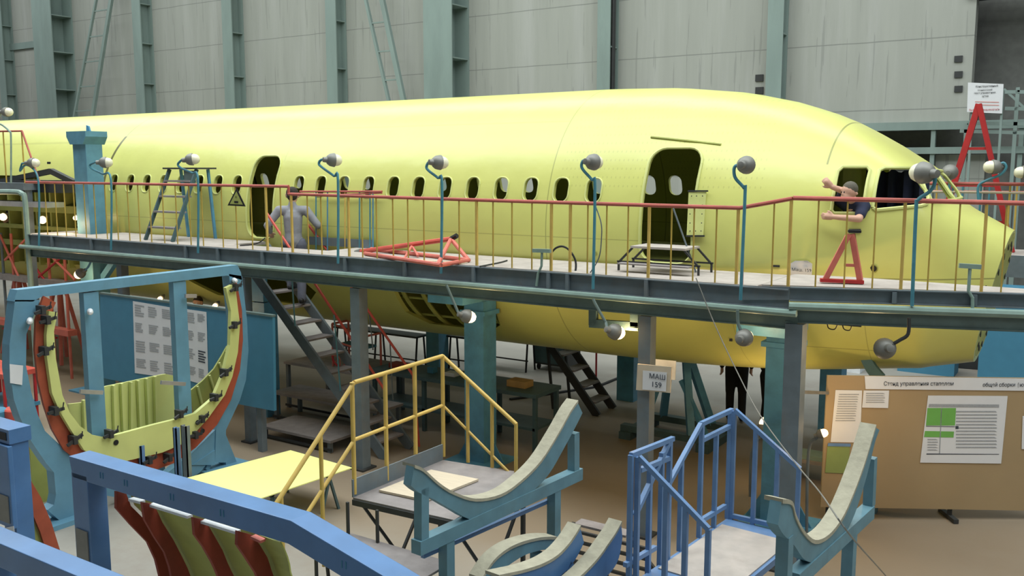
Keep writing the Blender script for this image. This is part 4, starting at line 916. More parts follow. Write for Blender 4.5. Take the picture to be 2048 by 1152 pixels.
# ================= CRADLES =================
CA = math.radians(4.7); CDIR = V((math.sin(CA), math.cos(CA), 0)); CN = V((math.cos(CA), -math.sin(CA), 0))
def cradle(label, p0, curve, lower, beam, posts, legs, wd=.10, pad=.018, m='cradle', group='padded cradles in the foreground'):
    Q = lambda x, y, o_=0: aP(x, y, V(p0) + CN * o_, CN)
    c_ = V(p0); r = thing('padded_cradle', label, 'cradle', (c_.x, c_.y, 0), group)
    up = [Q(*p) for p in chan(curve, 4)]; lo = [Q(*p) for p in chan(lower, 4)]
    MB().strip(up, lo, CN * wd * -.8).build('saddle', m, r)
    MB().strip([p + V((0, 0, pad)) + CN * .01 for p in up], [p + CN * .01 - V((0, 0, pad * .4)) for p in up], CN * -(wd * 1.3)).build('felt_pad', 'felt', r, smooth=True)
    if beam: a, b_ = Q(*beam[0], -.04), Q(*beam[1], -.04); MB().bar(a, b_, .1, .11).build('cross_beam', m, r)
    for a, b_ in posts: MB().bar(Q(*a, -.04), Q(*b_, -.04), .08, .08, CDIR).build('strut', m, r)
    for x, y in legs: q = Q(x, y, -.04); MB().bar(q, (q.x, q.y, 0), .09, .09, CDIR).build('leg', m, r)
    return r
p1 = aZ(990, 1016, 1.5)
cradle('large teal cradle with grey felt padding, raised in front of the yellow railed platform', p1,
       [(828, 934), (846, 942), (875, 968), (905, 987), (950, 1001), (1000, 992), (1040, 965), (1080, 925), (1115, 870), (1140, 825), (1155, 804)],
       [(822, 972), (838, 985), (870, 1000), (905, 1020), (950, 1040), (1012, 1018), (1062, 985), (1098, 948), (1130, 893), (1152, 852), (1165, 826)],
       ((832, 1095), (1157, 946)), [((843, 975), (843, 1085)), ((1147, 865), (1147, 950))], [(893, 1080), (1108, 975)])
a = aP(845, 1112, p1 + CN * -.1, CN); c = aP(1100, 1000, p1 + CN * -.1, CN); MB().bar(a, c, .035, .035).build('loose_tube', 'rail_blue', label='blue tube fixed below the beam of the large teal cradle', cat='tube')
p2 = aZ(1640, 1105, 1.5)
cradle('teal cradle with long felt padded arm in front of the tan board', p2,
       [(1563, 1004), (1582, 1008), (1590, 1035), (1606, 1066), (1628, 1085), (1655, 1074), (1682, 1040), (1705, 990), (1727, 930), (1742, 880), (1750, 854)],
       [(1556, 1050), (1566, 1068), (1588, 1090), (1610, 1120), (1640, 1124), (1672, 1098), (1700, 1050), (1720, 998), (1738, 935), (1750, 885), (1759, 860)],
       ((1585, 1160), (1737, 1022)), [((1742, 915), (1738, 1010))], [(1570, 1070), (1700, 1065)], pad=.022)
p3 = aZ(1095, 1115, 1.32)
cradle('smaller blue cradle at the bottom centre, its right arm raised', p3, [(996, 1154), (1020, 1149), (1050, 1142), (1085, 1130), (1115, 1112), (1140, 1085), (1160, 1054)], [(1000, 1175), (1030, 1180), (1060, 1172), (1090, 1165), (1125, 1148), (1150, 1120), (1168, 1085)], None, [((1130, 1130), (1155, 1150))], [(1125, 1150), (1040, 1180)], m='blue')
p4 = aZ(1040, 1100, 1.25)
cradle('arched teal cradle at the bottom centre, behind the smaller blue one', p4, [(962, 1160), (985, 1125), (1010, 1103), (1040, 1088), (1080, 1078), (1113, 1077)], [(985, 1175), (1005, 1142), (1030, 1122), (1055, 1108), (1085, 1100), (1113, 1098)], None, [], [(1075, 1105), (1000, 1150)])
p5 = aZ(1200, 1110, 1.22)
cradle('worn blue cradle with frayed padding at the bottom, left of the blue railed platform', p5, [(1148, 1165), (1170, 1145), (1195, 1118), (1215, 1090), (1230, 1068), (1242, 1046)], [(1160, 1200), (1185, 1175), (1205, 1160), (1225, 1140), (1238, 1115), (1245, 1075)], None, [], [(1205, 1165), (1170, 1190)], m='blue')
pb = aP(1107, 1108, p4, CN)
MB().lathe(pb - V((0, 0, .09)), (0, 0, 1), [(0, .02), (.02, .06), (.07, .085), (.12, .075), (.15, .04), (.165, .03), (.17, .005)], 16).build('glass_lamp_globe', 'aluminium', smooth=True, label='shiny round metal lamp head resting between the small cradles', cat='lamp')
# ================= BLUE RAILED PLATFORM =================
bp = thing('stair_platform', 'blue railed stair platform with dusty sheet on its deck, bottom right of centre', 'platform', (-2.85, 7.4, 0))
ZB = 1.0; c0_ = aZ(1455, 1036, ZB); 
def fY(x, y, P=None): return aP(x, y, P, CDIR)          # planes across the platform (facing us)
def lX(x, y, P): return aP(x, y, P, CN)                 # planes along the platform side
near0 = c0_ - CDIR * 1.75
W_ = .72
MB().slab([c0_, c0_ + CN * W_, near0 + CN * W_, near0], (0, 0, -.06)).build('deck_frame', 'rail_blue', bp)
MB().slab([c0_ + CN * .04 - CDIR * .2, c0_ + CN * (W_ - .03) - CDIR * .2, near0 + CN * (W_ - .03) + CDIR * .35, near0 + CN * .04 + CDIR * .35], (0, 0, .012)).build('deck_sheet', 'deck', bp)
ft = lambda x, y: fY(x, y, c0_); nt_ = lambda x, y: fY(x, y, near0)
def TB(pts, name='handrail', r=.019): return MB().bar(pts[0], pts[1], r * 2, r * 2, CDIR).build(name, 'rail_blue', bp)
def drop(p, z, name='rail_post', r=.019): MB().box((p.x - r, p.y - r, z), (p.x + r, p.y + r, p.z)).build(name, 'rail_blue', bp)
TB([ft(1470, 820), ft(1600, 938)])
drop(ft(1469, 822), ZB - .02); drop(ft(1512, 860), ZB); drop(ft(1556, 900), ZB); drop(ft(1598, 938), ZB - .1)
TB([ft(1458, 1030), ft(1556, 1052)], 'toe_rail')
TB([nt_(1278, 914), nt_(1417, 1058)]); drop(nt_(1276, 914), .2); drop(nt_(1333, 972), ZB - .1); drop(nt_(1372, 1010), ZB - .1); drop(nt_(1417, 1058), ZB - .2)
ls = lambda x, y: lX(x, y, c0_)
TB([ls(1402, 848), ls(1464, 820)]); TB([ls(1404, 880), ls(1460, 852)], 'mid_rail')
for x, y in ((1404, 848), (1433, 862), (1461, 822)): drop(ls(x, y), ZB)
TB([ls(1402, 848), ls(1336, 970)]); 
TB([ls(1400, 1042), ls(1450, 1012)], 'toe_rail')
TB([ls(1262, 910), ls(1346, 877)]); TB([ls(1280, 940), ls(1340, 915)], 'mid_rail')
for x, y, z in ((1262, 910, .1), (1300, 930, .3), (1340, 880, .5), (1363, 918, ZB), (1324, 905, .3)): drop(ls(x, y), z)
TB([ls(1340, 880), ls(1270, 1030)], 'diagonal_brace')
TB([ls(1250, 1130), ls(1310, 1095)], 'toe_rail')
for p in (c0_, c0_ + CN * W_, near0, near0 + CN * W_):
    MB().box((p.x - .03, p.y - .03, 0), (p.x + .03, p.y + .03, ZB - .06)).build('leg', 'rail_blue', bp)
for i in range(3):
    z = .25 + i * .25; o_ = near0 + CDIR * -(.15 + .25 * (2 - i)); MB().slab([o_ + V((0, 0, z)) - V((0, 0, o_.z)), o_ + CN * W_ + V((0, 0, z)) - V((0, 0, o_.z)), o_ + CN * W_ - CDIR * .24 + V((0, 0, z)) - V((0, 0, o_.z)), o_ - CDIR * .24 + V((0, 0, z)) - V((0, 0, o_.z))], (0, 0, .02)).build('tread', 'tread', bp)
for s in (0, W_): MB().bar(near0 + CN * s - V((0, 0, .04)), V((near0.x, near0.y, 0)) + CN * s - CDIR * .9, .04, .1).build('stringer', 'rail_blue', bp)
# ================= TAN STAND BOARD =================
fo = aZ(1903, 1041, 0.0); DB = V((math.cos(YAW), math.sin(YAW), 0)); NB = V((math.sin(YAW), -math.cos(YAW), 0))
S = lambda x, y, o_=0.0: aP(x, y, fo + NB * o_, NB)
sb = thing('stand_board', 'large tan hardboard stand with charts under the nose at the right', 'board', tuple(fo))
MB().slab([S(*p) for p in [(1655, 751), (2100, 757), (2092, 1022), (1641, 1014)]], NB * -.03).build('panel', 'hardboard', sb)
MB().bar(fo + V((0, 0, .0)) - NB * .06, fo + V((0, 0, 1.5)) - NB * .06, .05, .05).build('leg', 'dark_grey', sb)
q = S(1660, 1014); MB().bar(V((q.x, q.y, 0)) - NB * .06, V((q.x, q.y, 1.5)) - NB * .06, .05, .05).build('leg', 'dark_grey', sb)
MB().bar(fo - NB * .3 + V((0, 0, .03)), fo + NB * .12 + V((0, 0, .03)), .06, .05).build('foot', 'dark_grey', sb)
def pin(quad, label, m='paper', name='pinned_sheet'):
    return MB().slab([S(*p, .005) for p in quad], NB * .004).build(name, m, label=label, cat='notice')
bn = pin([(1729, 752), (2098, 758), (2098, 782), (1731, 778)], 'long white title strip with Cyrillic lettering along the top of the tan board', name='title_strip')
text_obj('Стенд управления стапелем', S(1767, 771, .0115), DB, NB, .1, 'ink', bn, width=(S(1906, 771) - S(1767, 771)).length, yscale=1.15)
text_obj('общей сборки фюзеляжа', S(1965, 773, .0115), DB, NB, .1, 'ink', bn, width=(S(2080, 771) - S(1965, 771)).length, yscale=1.15)
def lines(o, x0, x1, y0, y1, n_, tilt=0, m='print'):
    for i in range(n_):
        y = y0 + (y1 - y0) * i / n_; h_ = (y1 - y0) / n_ * .38
        MB().slab([S(x0 - tilt * i / n_, y, .0105), S(x1 - tilt * i / n_ - random.uniform(0, 6), y, .0105), S(x1 - tilt * i / n_, y + h_, .0105), S(x0 - tilt * i / n_, y + h_, .0105)], NB * .001).build('printed_line', m, o)
o = pin([(1671, 780), (1724, 781), (1720, 885), (1661, 884)], 'tall white sheet of fine print at the left of the tan board'); lines(o, 1678, 1718, 788, 845, 12, 8)
o = pin([(1727, 781), (1778, 781), (1776, 816), (1724, 815)], 'short white sheet of fine print right of the tall one on the tan board'); lines(o, 1732, 1770, 786, 808, 5)
o = pin([(1856, 791), (2015, 792), (2002, 927), (1840, 925)], 'large white chart with green table cells on the tan board')
for quad, m in (([(1855, 816), (1912, 816), (1910, 851), (1852, 851)], 'green_cell'), ([(1850, 862), (1908, 863), (1907, 875), (1848, 874)], 'green_cell'), ([(1858, 808), (1998, 809), (1998, 815), (1857, 814)], 'print'), ([(1882, 816), (1884, 816), (1880, 907), (1878, 907)], 'print'), ([(1853, 907), (1998, 908), (1998, 909), (1853, 909)], 'ink'), ([(1852, 852), (1910, 853), (1910, 854), (1852, 853)], 'ink'), ([(1911, 852), (1917, 852), (1917, 858), (1911, 858)], 'ink')):
    MB().slab([S(*p, .0105) for p in quad], NB * .001).build('chart_cell', m, o)
lines(o, 1912, 1994, 822, 900, 12); lines(o, 1855, 1876, 878, 904, 5)
pin([(1655, 889), (1700, 890), (1696, 947), (1650, 945)], 'green plastic document pocket below the tall sheet on the tan board', 'green_plastic', 'document_pocket')
MB().slab([S(*p, .01) for p in [(1656, 886), (1701, 887), (1701, 893), (1655, 892)]], NB * .006).build('pocket_strip', 'rail_blue', label='blue top strip of the green pocket on the tan board', cat='strip')
pin([(2045, 832), (2090, 833), (2090, 900), (2043, 898)], 'white sheet cut off by the right picture edge on the tan board')
# ================= SMALL PLYWOOD SIGN ON THE GREY POST =================
Yg = 9.44; q = [aY(*p, Yg) for p in [(1275, 728), (1343, 734), (1340, 786), (1272, 780)]]
sg = MB().slab(q, (0, .02, 0)).build('post_sign', 'ply', label='small plywood sign with a white sheet reading МАШ on the grey post', cat='sign')
MB().slab([aY(*p, Yg - .005) for p in [(1286, 741), (1334, 745), (1332, 783), (1285, 779)]], (0, -.003, 0)).build('sign_sheet', 'paper', sg)
text_obj('МАШ', aY(1298, 756, Yg - .012), (1, 0, 0), (0, -1, 0), .1, 'ink', sg, width=.19); text_obj('159', aY(1302, 773, Yg - .012), (1, 0, 0), (0, -1, 0), .1, 'ink', sg, width=.11)
MB().slab([aY(*p, 10.2) for p in [(1282, 716), (1352, 722), (1350, 760), (1282, 755)]], (0, .01, 0)).build('white_plate', 'white', label='white sheet half hidden behind the small plywood sign', cat='panel')
# ================= LEFT END: PILLAR, WING ROOT, SCAFFOLD =================
YP = 10.05; a = aY(144, 279, YP); c = aY(170, 279, YP)
pl = thing('jig_pillar', 'big pale teal box pillar with flared cap standing before the rear fuselage', 'pillar', ((a.x + c.x) / 2, YP + .2, 0))
MB().box((a.x, YP, 0), (c.x, YP + .34, a.z)).build('shaft', 'pillar', pl, bevel=.01)
cz = aY(172, 262, YP).z
MB().slab([(a.x - .10, YP - .05, cz), (c.x + .10, YP - .05, cz), (c.x + .10, YP - .05, cz - .10), (c.x, YP - .05, cz - .24), (a.x, YP - .05, cz - .24), (a.x - .10, YP - .05, cz - .10)], (0, .44, 0)).build('cap', 'pillar', pl)
MB().slab([V(((a.x + c.x) / 2 - .06, YP + .2, cz)), V(((a.x + c.x) / 2 + .06, YP + .2, cz)), V(((a.x + c.x) / 2 + .02, YP + .2, cz + .1)), V(((a.x + c.x) / 2 - .05, YP + .2, cz + .12))], (0, .03, 0)).build('lifting_lug', 'teal', pl)
MB().box((a.x - .3, YP - .2, 0), (c.x + .3, YP + .6, .03)).build('base_plate', 'teal', pl)
MB().bar((c.x, YP + .2, 2.2), (c.x + .8, YP + .2, 2.9), .1, .12).build('knee_brace', 'teal', pl)
p = aY(532, 600, 10.85)
t_ = thing('box_column', 'narrow teal column behind the top of the long stair', 'column', (p.x, 10.85, 0), 'teal box columns under the walkway')
MB().box((p.x - .16, 10.66, 0), (p.x + .16, 10.95, 2.0)).build('shaft', 'teal', t_); MB().box((p.x - .16, 10.65, 2.02), (p.x + .16, 10.75, 2.9)).build('head_plate', 'teal', t_)
p = aY(246, 560, 9.6)
t_ = thing('walkway_post', 'grey post under the walkway behind the left part of the pale blue jig', 'post', (p.x, 9.6, 0), 'grey posts carrying the walkway')
MB().box((p.x - .07, 9.53, .02), (p.x + .07, 9.67, 2.62)).build('shaft', 'steel_grey', t_); MB().box((p.x - .12, 9.48, 0), (p.x + .12, 9.72, .02)).build('base_plate', 'dark_grey', t_)
# upper side platform at the far left
YU = 9.9
up_ = thing('side_platform', 'small raised grey platform with an ochre and red railing at the far left', 'platform', (-20, YU, 3.4))
a = aY(46, 366, YU); z1 = a.z
MB().box((a.x - 3.0, YU, z1 - .14), (a.x, YU + .6, z1)).build('platform_edge', 'steel_grey', up_)
MB().tube([aY(-20, 263, YU), aY(44, 262, YU)], .018).build('top_rail', 'rail_red', up_, smooth=True)
MB().tube([aY(44, 262, YU), aY(80, 366, YU)], .018).build('sloping_rail', 'rail_red', up_, smooth=True)
for x, m in ((6, 'ochre'), (43, 'ochre')): MB().tube([aY(x, 263, YU), V((aY(x, 263, YU).x, YU, z1))], .014).build('rail_post', m, up_)
for x in (a.x - 2.9, a.x - .15): MB().box((x, YU + .1, 0), (x + .1, YU + .2, z1 - .14)).build('leg', 'steel_grey', up_)
lamp([(22, 366), (22, 275), (18, 262), (4, 250), (-8, 246)], (12, 224), (.9, .4, 0), 'gooseneck lamp high at the upper left corner over the side platform', Y=9.85, m='rail_green')
# scaffold uprights, boards and red braces at the left edge
sc = thing('scaffold', 'grey and rust red tube scaffold below the walkway at the left edge', 'scaffold', (-18.5, 10.6, 0))
for x in (4, 24, 62, 96, 128): p = aY(x, 500, 10.5); MB().tube([(p.x, 10.5, 0), (p.x, 10.5, 2.9)], .03).build('upright', 'steel_grey' if x % 8 else 'pink_red', sc)
for z in (.9, 1.9): MB().box((aY(-30, 500, 10.5).x, 10.4, z), (aY(135, 500, 10.5).x, 10.6, z + .12)).build('board', 'tread' if z > 1 else 'pink_red', sc)
for i, (x0, y0, x1, y1) in enumerate([(60, 470, 150, 560), (70, 560, 140, 500), (10, 520, 60, 470), (100, 575, 60, 520), (0, 470, 40, 560)]): MB().tube([aY(x0, y0, 10.45), aY(x1, y1, 10.45)], .025).build('brace', 'dark_red' if i % 2 else 'pink_red', sc)
for x, y, s_, lb in ((40, 590, 1, 'dusty red trestle frame under the walkway left of the pillar'), (120, 590, -1, 'second dusty red trestle frame just left of the pillar')):
    p = aY(x, y, 11.4); p.z = 0; r = thing('jack_trestle', lb, 'trestle', tuple(p))
    for dx in (-.4, .4):
        for dy in (-.3, .3): MB().bar(p + V((dx, dy, 0)), p + V((dx * .2, dy * .2, 1.7)), .06, .06).build('leg', 'pink_red', r)
    MB().box(p + V((-.15, -.12, 1.7)), p + V((.15, .12, 1.8))).build('head', 'dark_red', r)
    MB().bar(p + V((-.28, -.3, .6)), p + V((.28, -.3, .6)), .04, .04).build('cross_bar', 'dark_red', r)
# floor clutter at the far left
p = aZ(26, 845); r = thing('tool_trolley', 'red topped trolley at the left edge behind the pale blue jig', 'trolley', tuple(p))
MB().box(p + V((-.9, -.3, .85)), p + V((.35, .3, .93))).build('top_tray', 'red', r); MB().box(p + V((-.9, -.3, .3)), p + V((.35, .3, .36))).build('lower_tray', 'board_blue', r)
for dx in (-.85, .3):
    for dy in (-.26, .26): MB().box(p + V((dx - .02, dy - .02, 0)), p + V((dx + .02, dy + .02, .85))).build('leg', 'dark_red', r)
for i, (x, y, m, lb) in enumerate([(-8, 900, 'board_blue', 'blue steel drum at the left edge behind the blue box post'), (42, 895, 'red', 'red drum beside the blue drum at the left edge')]):
    p = aZ(x, y + 10); MB().lathe(p, (0, 0, 1), [(0, .2), (.02, .21), (.25, .2), (.27, .215), (.5, .2), (.68, .2), (.7, .18)], 20).build('drum', m, smooth=True, label=lb, cat='drum')
# ================= ON THE WALKWAY =================
sl = thing('step_ladder', 'grey step ladder standing on the walkway in front of the small windows', 'ladder', (-13.6, 10.1, ZD))
xa, xb = -13.95, -13.22
for x in (xa, xb):
    MB().bar((x, 9.72, ZD), (x, 10.27, 4.26), .035, .06, (0, 1, 0)).build('front_rail', 'bench', sl); MB().bar((x, 10.6, ZD), (x, 10.5, 4.26), .035, .045, (0, 1, 0)).build('rear_rail', 'teal', sl)
MB().box((xa - .1, 10.2, 4.262), (xb + .1, 10.6, 4.29)).build('top_platform', 'dark_grey', sl)
for i in range(4):
    z = ZD + .22 + .26 * i; y = 9.72 + .55 * (z - ZD) / 1.2; MB().box((xa + .02, y - .06, z - .015), (xb - .02, y + .1, z + .015)).build('step', 'tread', sl)
MB().box((xb - .3, 10.23, 4.0), (xb - .02, 10.25, 4.24)).build('side_plate', 'beam_green', sl)
ts = thing('warning_sign', 'triangular warning sign hung on the walkway railing near the rear cabin door', 'sign', tuple(aY(472, 412, 9.46)))
q = [aY(*p, 9.46) for p in [(473, 376), (455, 411), (491, 413)]]; cc = (q[0] + q[1] + q[2]) / 3
MB().slab(q, (0, .006, 0)).build('border', 'black', ts); MB().slab([cc + (p - cc) * .72 + V((0, -.003, 0)) for p in q], (0, -.002, 0)).build('face', 'primer_dull', ts)
MB().box(cc + V((-.045, -.008, -.045)), cc + V((.045, -.006, -.015))).build('symbol_bar', 'black', ts); MB().box(cc + V((-.006, -.008, .03)), cc + V((.006, -.006, .06))).build('symbol_bar', 'black', ts)
tf = thing('tow_frame', 'red triangular tube frame lying on the walkway deck left of centre', 'frame', (-9, 10.1, ZD))
g = lambda x, y, z=ZD + .03: aZ(x, y, z)
apx = aY(902, 478, 10.1); tip = aY(914, 471, 10.1)
r_ = .028
for a, c, rr in ((aY(722, 503, 10.1), apx, .034), (apx, g(876, 528), r_), (apx, g(936, 519), r_), (g(742, 498), g(938, 520), r_), (g(730, 507), g(882, 530), r_), (aY(824, 492, 10.1), g(836, 512), .018), (aY(824, 492, 10.1), g(808, 518), .018), (g(882, 530), g(938, 520), r_)): MB().tube([a, c], rr).build('tube', 'red' if rr > .03 else 'pink_red', tf, smooth=True)
MB().tube([apx, tip], .036).build('tip_sleeve', 'black', tf, smooth=True); MB().tube([aY(722, 503, 10.1), aY(712, 506, 10.1)], .045).build('tow_eye', 'lamp_shell', tf, smooth=True)
MB().box((aY(820, 520, 9.55).x, 9.52, ZD + .001), (aY(926, 533, 9.55).x, 9.66, ZD + .012)).build('long_plank', 'ply', label='pale plank on the deck edge below the red tow frame', cat='plank')
def tstand(top, stem, lb, off):
    P_ = lambda x, y: W(x, y, off); r = thing('t_stand', lb, 'stand', tuple(P_(*stem[-1])))
    MB().bar(P_(*top[0]), P_(*top[1]), .04, .045).build('cross_head', 'rail_green', r); MB().tube([P_(*s) for s in stem], .016).build('stem', 'rail_green', r)
tstand([(1066, 501), (1101, 502)], [(1084, 503), (1083, 532), (1076, 548), (1073, 572)], 'small green-grey T-shaped stand at the deck edge beside a black hose loop', -.06)
tstand([(1918, 531), (1962, 534)], [(1940, 534), (1937, 582), (1945, 596), (1945, 618)], 'green-grey T-shaped stand at the deck edge below the nose', -.1)
MB().tube(crom([aY(1102, 507, 9.7), aY(1112, 496, 9.7), aY(1126, 493, 9.7), aY(1140, 502, 9.7), aY(1151, 522, 9.7), aY(1150, 545, 9.65), aY(1140, 556, 9.6), aY(1060, 548, 9.65)]), .013).build('rubber_hose', 'black', smooth=True, label='black rubber hose looping up from the walkway deck', cat='hose')
MB().tube(crom([aY(1191, 412, 9.36), aY(1202, 445, 9.36), aY(1203, 475, 9.38), aY(1198, 515, 9.42), aY(1180, 546, 9.6)]), .007).build('lamp_cable', 'steel_grey', smooth=True, label='thin cable drooping from the gooseneck lamp left of the front door', cat='cable')
MB().tube(crom([aZ(480, 491, ZD + .01), aZ(505, 489, ZD + .01), aZ(520, 484, ZD + .01), aY(530, 476, 10.6)]), .01).build('power_cable', 'black', smooth=True, label='black cable running over the deck into the rear cabin door', cat='cable')
MB().tube(crom([aZ(960, 533, ZD + .01), aZ(980, 529, ZD + .01), aZ(1000, 525, ZD + .01), aZ(1014, 521, ZD + .01)]), .01).build('power_cable', 'dark_grey', smooth=True, label='dark cable on the deck right of the red tow frame', cat='cable')
dp = thing('door_step', 'low steel step platform with pale top in front of the front cabin door', 'steps', (-4.8, 10.2, ZD))
xa, xb = aY(1262, 492, 10.0).x, aY(1372, 495, 10.0).x; zt_ = 3.34
MB().box((xa, 9.98, zt_), (xb, 10.42, zt_ + .025)).build('top_plate', 'deck', dp)
for x, s in ((xa, -1), (xb, 1)):
    for y in (10.0, 10.4): MB().bar((x - s * .02, y, zt_), (x + s * .16, y, ZD + .10), .022, .022).build('splayed_leg', 'dark_grey', dp); MB().bar((x + s * .16, y, ZD + .11), (x + s * .16, y, ZD), .022, .022).build('foot', 'dark_grey', dp)
for y in (10.0, 10.4): MB().bar((xa - .18, y, ZD + .11), (xb + .18, y, ZD + .11), .02, .02).build('frame_bar', 'dark_grey', dp)
MB().bar((xa - .1, 9.9, ZD + .10), (xb + .1, 9.9, ZD + .10), .14, .015).build('lower_tread', 'tread', dp)
gg = aY(1346, 415, 10.3); MB().bar(gg, V((aY(1392, 545, 10.3).x, 10.3, ZD)), .015, .015).build('brace_rod', 'steel_grey', dp)
rt = thing('nose_trestle', 'dusty red A-shaped trestle on the walkway below the cockpit window', 'trestle', tuple(W(1685, 565, .35)))
q = lambda x, y, o_=.35: W(x, y, o_)
for a, c in (((1698, 468), (1650, 560)), ((1704, 468), (1720, 560))): MB().bar(q(*a), q(*c), .055, .055).build('leg', 'pink_red', rt)
MB().bar(q(1640, 560), q(1727, 564), .09, .035).build('foot_beam', 'dark_red', rt); MB().bar(q(1696, 462), q(1722, 463), .07, .025).build('head_plate', 'black', rt)
MB().bar(q(1688, 530), q(1713, 531), .03, .03).build('cross_bar', 'pink_red', rt)
MB().bar(W(1640, 641, .15), W(1722, 648, .15), .1, .05).build('lamp_housing', 'dark_grey', label='dark lamp housing with hanging wires under the walkway below the nose', cat='lamp')
MB().tube(crom([W(1654, 642, .15), W(1657, 656, .15), W(1670, 658, .15), W(1676, 644, .15)]), .006).build('loose_wire', 'black', label='left wire loop hanging from the dark housing under the walkway', cat='wire')
MB().tube(crom([W(1684, 644, .15), W(1688, 658, .15), W(1700, 660, .15), W(1704, 646, .15)]), .006).build('loose_wire', 'black', label='right wire loop hanging from the dark housing under the walkway', cat='wire')
MB().tube(crom([aY(1392, 556, 9.35), aY(1430, 650, 9.3), aY(1475, 745, 9.1), aY(1520, 830, 8.7), aY(1590, 925, 7.6), aY(1640, 985, 6.6), aY(1700, 1070, 6.2), aZ(1770, 1150, .6), aZ(1800, 1190, .3)]), .006).build('long_rope', 'lamp_shell', smooth=True, label='long thin grey rope slanting from the walkway down to the lower right', cat='rope')
# ================= FAR SIDE OF THE FUSELAGE =================
fw = thing('far_walkway', 'grey walkway with red rails on the far side of the nose', 'walkway', (-3, 15.3, 0))
MB().box((-18, 14.8, 2.98), (5, 15.9, 3.06)).build('deck_boards', 'deck', fw); MB().box((-18, 14.76, 2.75), (5, 14.8, 3.06)).build('fascia_channel', 'steel_grey', fw)
for y, x0 in ((14.85, -2.6), (15.85, -2.6)):
    zz = aY(1990, 368, y).z; MB().tube([(-4, y, zz), (5, y, zz)], .025).build('top_rail', 'rail_red', fw, smooth=True); MB().tube([(-4, y, zz - .12), (5, y, zz - .12)], .018).build('mid_rail', 'rail_red' if y > 15 else 'ply', fw, smooth=True)
    for i in range(16): MB().tube([(-3.6 + i * .37, y, 3.06), (-3.6 + i * .37, y, zz)], .014).build('rail_post', 'cyan' if i % 3 else 'ochre', fw)
for x, lb in ((877, 'dark teal column beyond the fuselage, left of the central teal column'), (1260, 'dark teal column beyond the fuselage, left of the plywood sign'), (1668, 'dark teal column beyond the fuselage behind the tan board')):
    p = aY(x, 740, 15.3); MB().box((p.x - .17, 15.1, 0), (p.x + .17, 15.44, 2.75)).build('box_column', 'teal', label=lb, cat='column', group='columns of the far walkway')
al = thing('a_ladder', 'tall red A-frame ladder rising behind the cockpit on the far walkway', 'ladder', (-1.4, 15.3, 3.06))
ap = aY(1958, 208, 15.3)
for x, y in ((1908, 368), (2010, 440)): e = aY(x, y, 15.3); k_ = (ap.z - 3.06) / (ap.z - e.z); e = ap + (e - ap) * k_; MB().bar(ap, e, .085, .07).build('side_rail', 'dark_red', al)
for k_ in (.30, .55, .8):
    e1 = aY(1908, 368, 15.3); e2_ = aY(2010, 440, 15.3); a = ap + (e1 - ap) * k_ / ((ap.z - e1.z) / (ap.z - 3.06)); c = ap + (e2_ - ap) * k_ / ((ap.z - e2_.z) / (ap.z - 3.06)); MB().bar(a, c, .04, .04).build('rung', 'dark_red', al)
lamp([(1957, 400), (1957, 372), (1975, 360), (2000, 350), (2012, 336), (2008, 326), (2000, 328)], (1990, 334), (-.9, -.4, 0), 'gooseneck lamp facing left beside the red A-frame ladder', Y=14.7, s=1.1)
lamp([(1899, 400), (1899, 362), (1899, 356)], (1899, 345), (0, 1, .1), 'round lamp on a short stem seen through the windscreen gap', Y=14.7, s=1.2)
lamp([(2060, 400), (2060, 360), (2055, 350)], (2050, 345), (-.9, -.3, 0), 'lamp cut off by the right picture edge beyond the nose', Y=14.7)
ws = thing('wall_sign', 'white poster board with black and red Cyrillic lines beside the red ladder top', 'sign', tuple(aY(1970, 226, 23.5)))
q = [aY(*p, 23.5) for p in [(1936, 165), (2007, 168), (2004, 227), (1934, 224)]]; MB().slab(q, (0, .05, 0)).build('board', 'paper', ws)
for i, (s_, x0, x1, y, m) in enumerate([('Конструктивный', 1951, 1995, 175, 'black'), ('технический', 1955, 1984, 182, 'black'), ('пост управления', 1948, 1990, 188, 'black'), ('цеха', 1964, 1976, 194, 'black'), ('Посторонним вход воспрещён', 1938, 1998, 222, 'dark_red')]):
    text_obj(s_, aY(x0, y, 23.49), (1, 0, 0), (0, -1, 0), .1, m, ws, width=(aY(x1, y, 23.49) - aY(x0, y, 23.49)).length, yscale=1.5 if i == 4 else 1.1)
for y in (203, 209): MB().slab([aY(x, yy, 23.49) for x, yy in [(1950, y), (1998, y + 1), (1998, y + 2), (1950, y + 1)]], (0, -.002, 0)).build('fine_print', 'pink_red', ws)
p = aY(1970, 226, 23.5); b = MB()
MB().box((p.x - .3, 23.56, 0), (p.x - .25, 23.61, p.z + .5)).build('stand_leg', 'column_green', ws); MB().box((p.x + .3, 23.56, 0), (p.x + .35, 23.61, p.z + .5)).build('stand_leg', 'column_green', ws)
gy = thing('wall_gallery', 'pale steel gallery with rails and sloping brace against the wall at the far right', 'gallery', (-1, 24.2, 4))
for x0, y0, x1, y1 in [(1935, 246, 2060, 248), (1920, 262, 2060, 266), (2010, 184, 2060, 184), (2010, 217, 2060, 218)]: MB().bar(aY(x0, y0, 24.2), aY(x1, y1, 24.2), .06, .08).build('rail', 'column_green', gy)
MB().bar(aY(2008, 178, 24.2), aY(2060, 226, 24.2), .05, .05).build('brace', 'column_green', gy)
for x in (1932, 2030): p = aY(x, 264, 24.2); MB().box((p.x - .04, 24.17, 0), (p.x + .04, 24.23, p.z + (1.0 if x > 2000 else .2))).build('upright', 'column_green', gy)
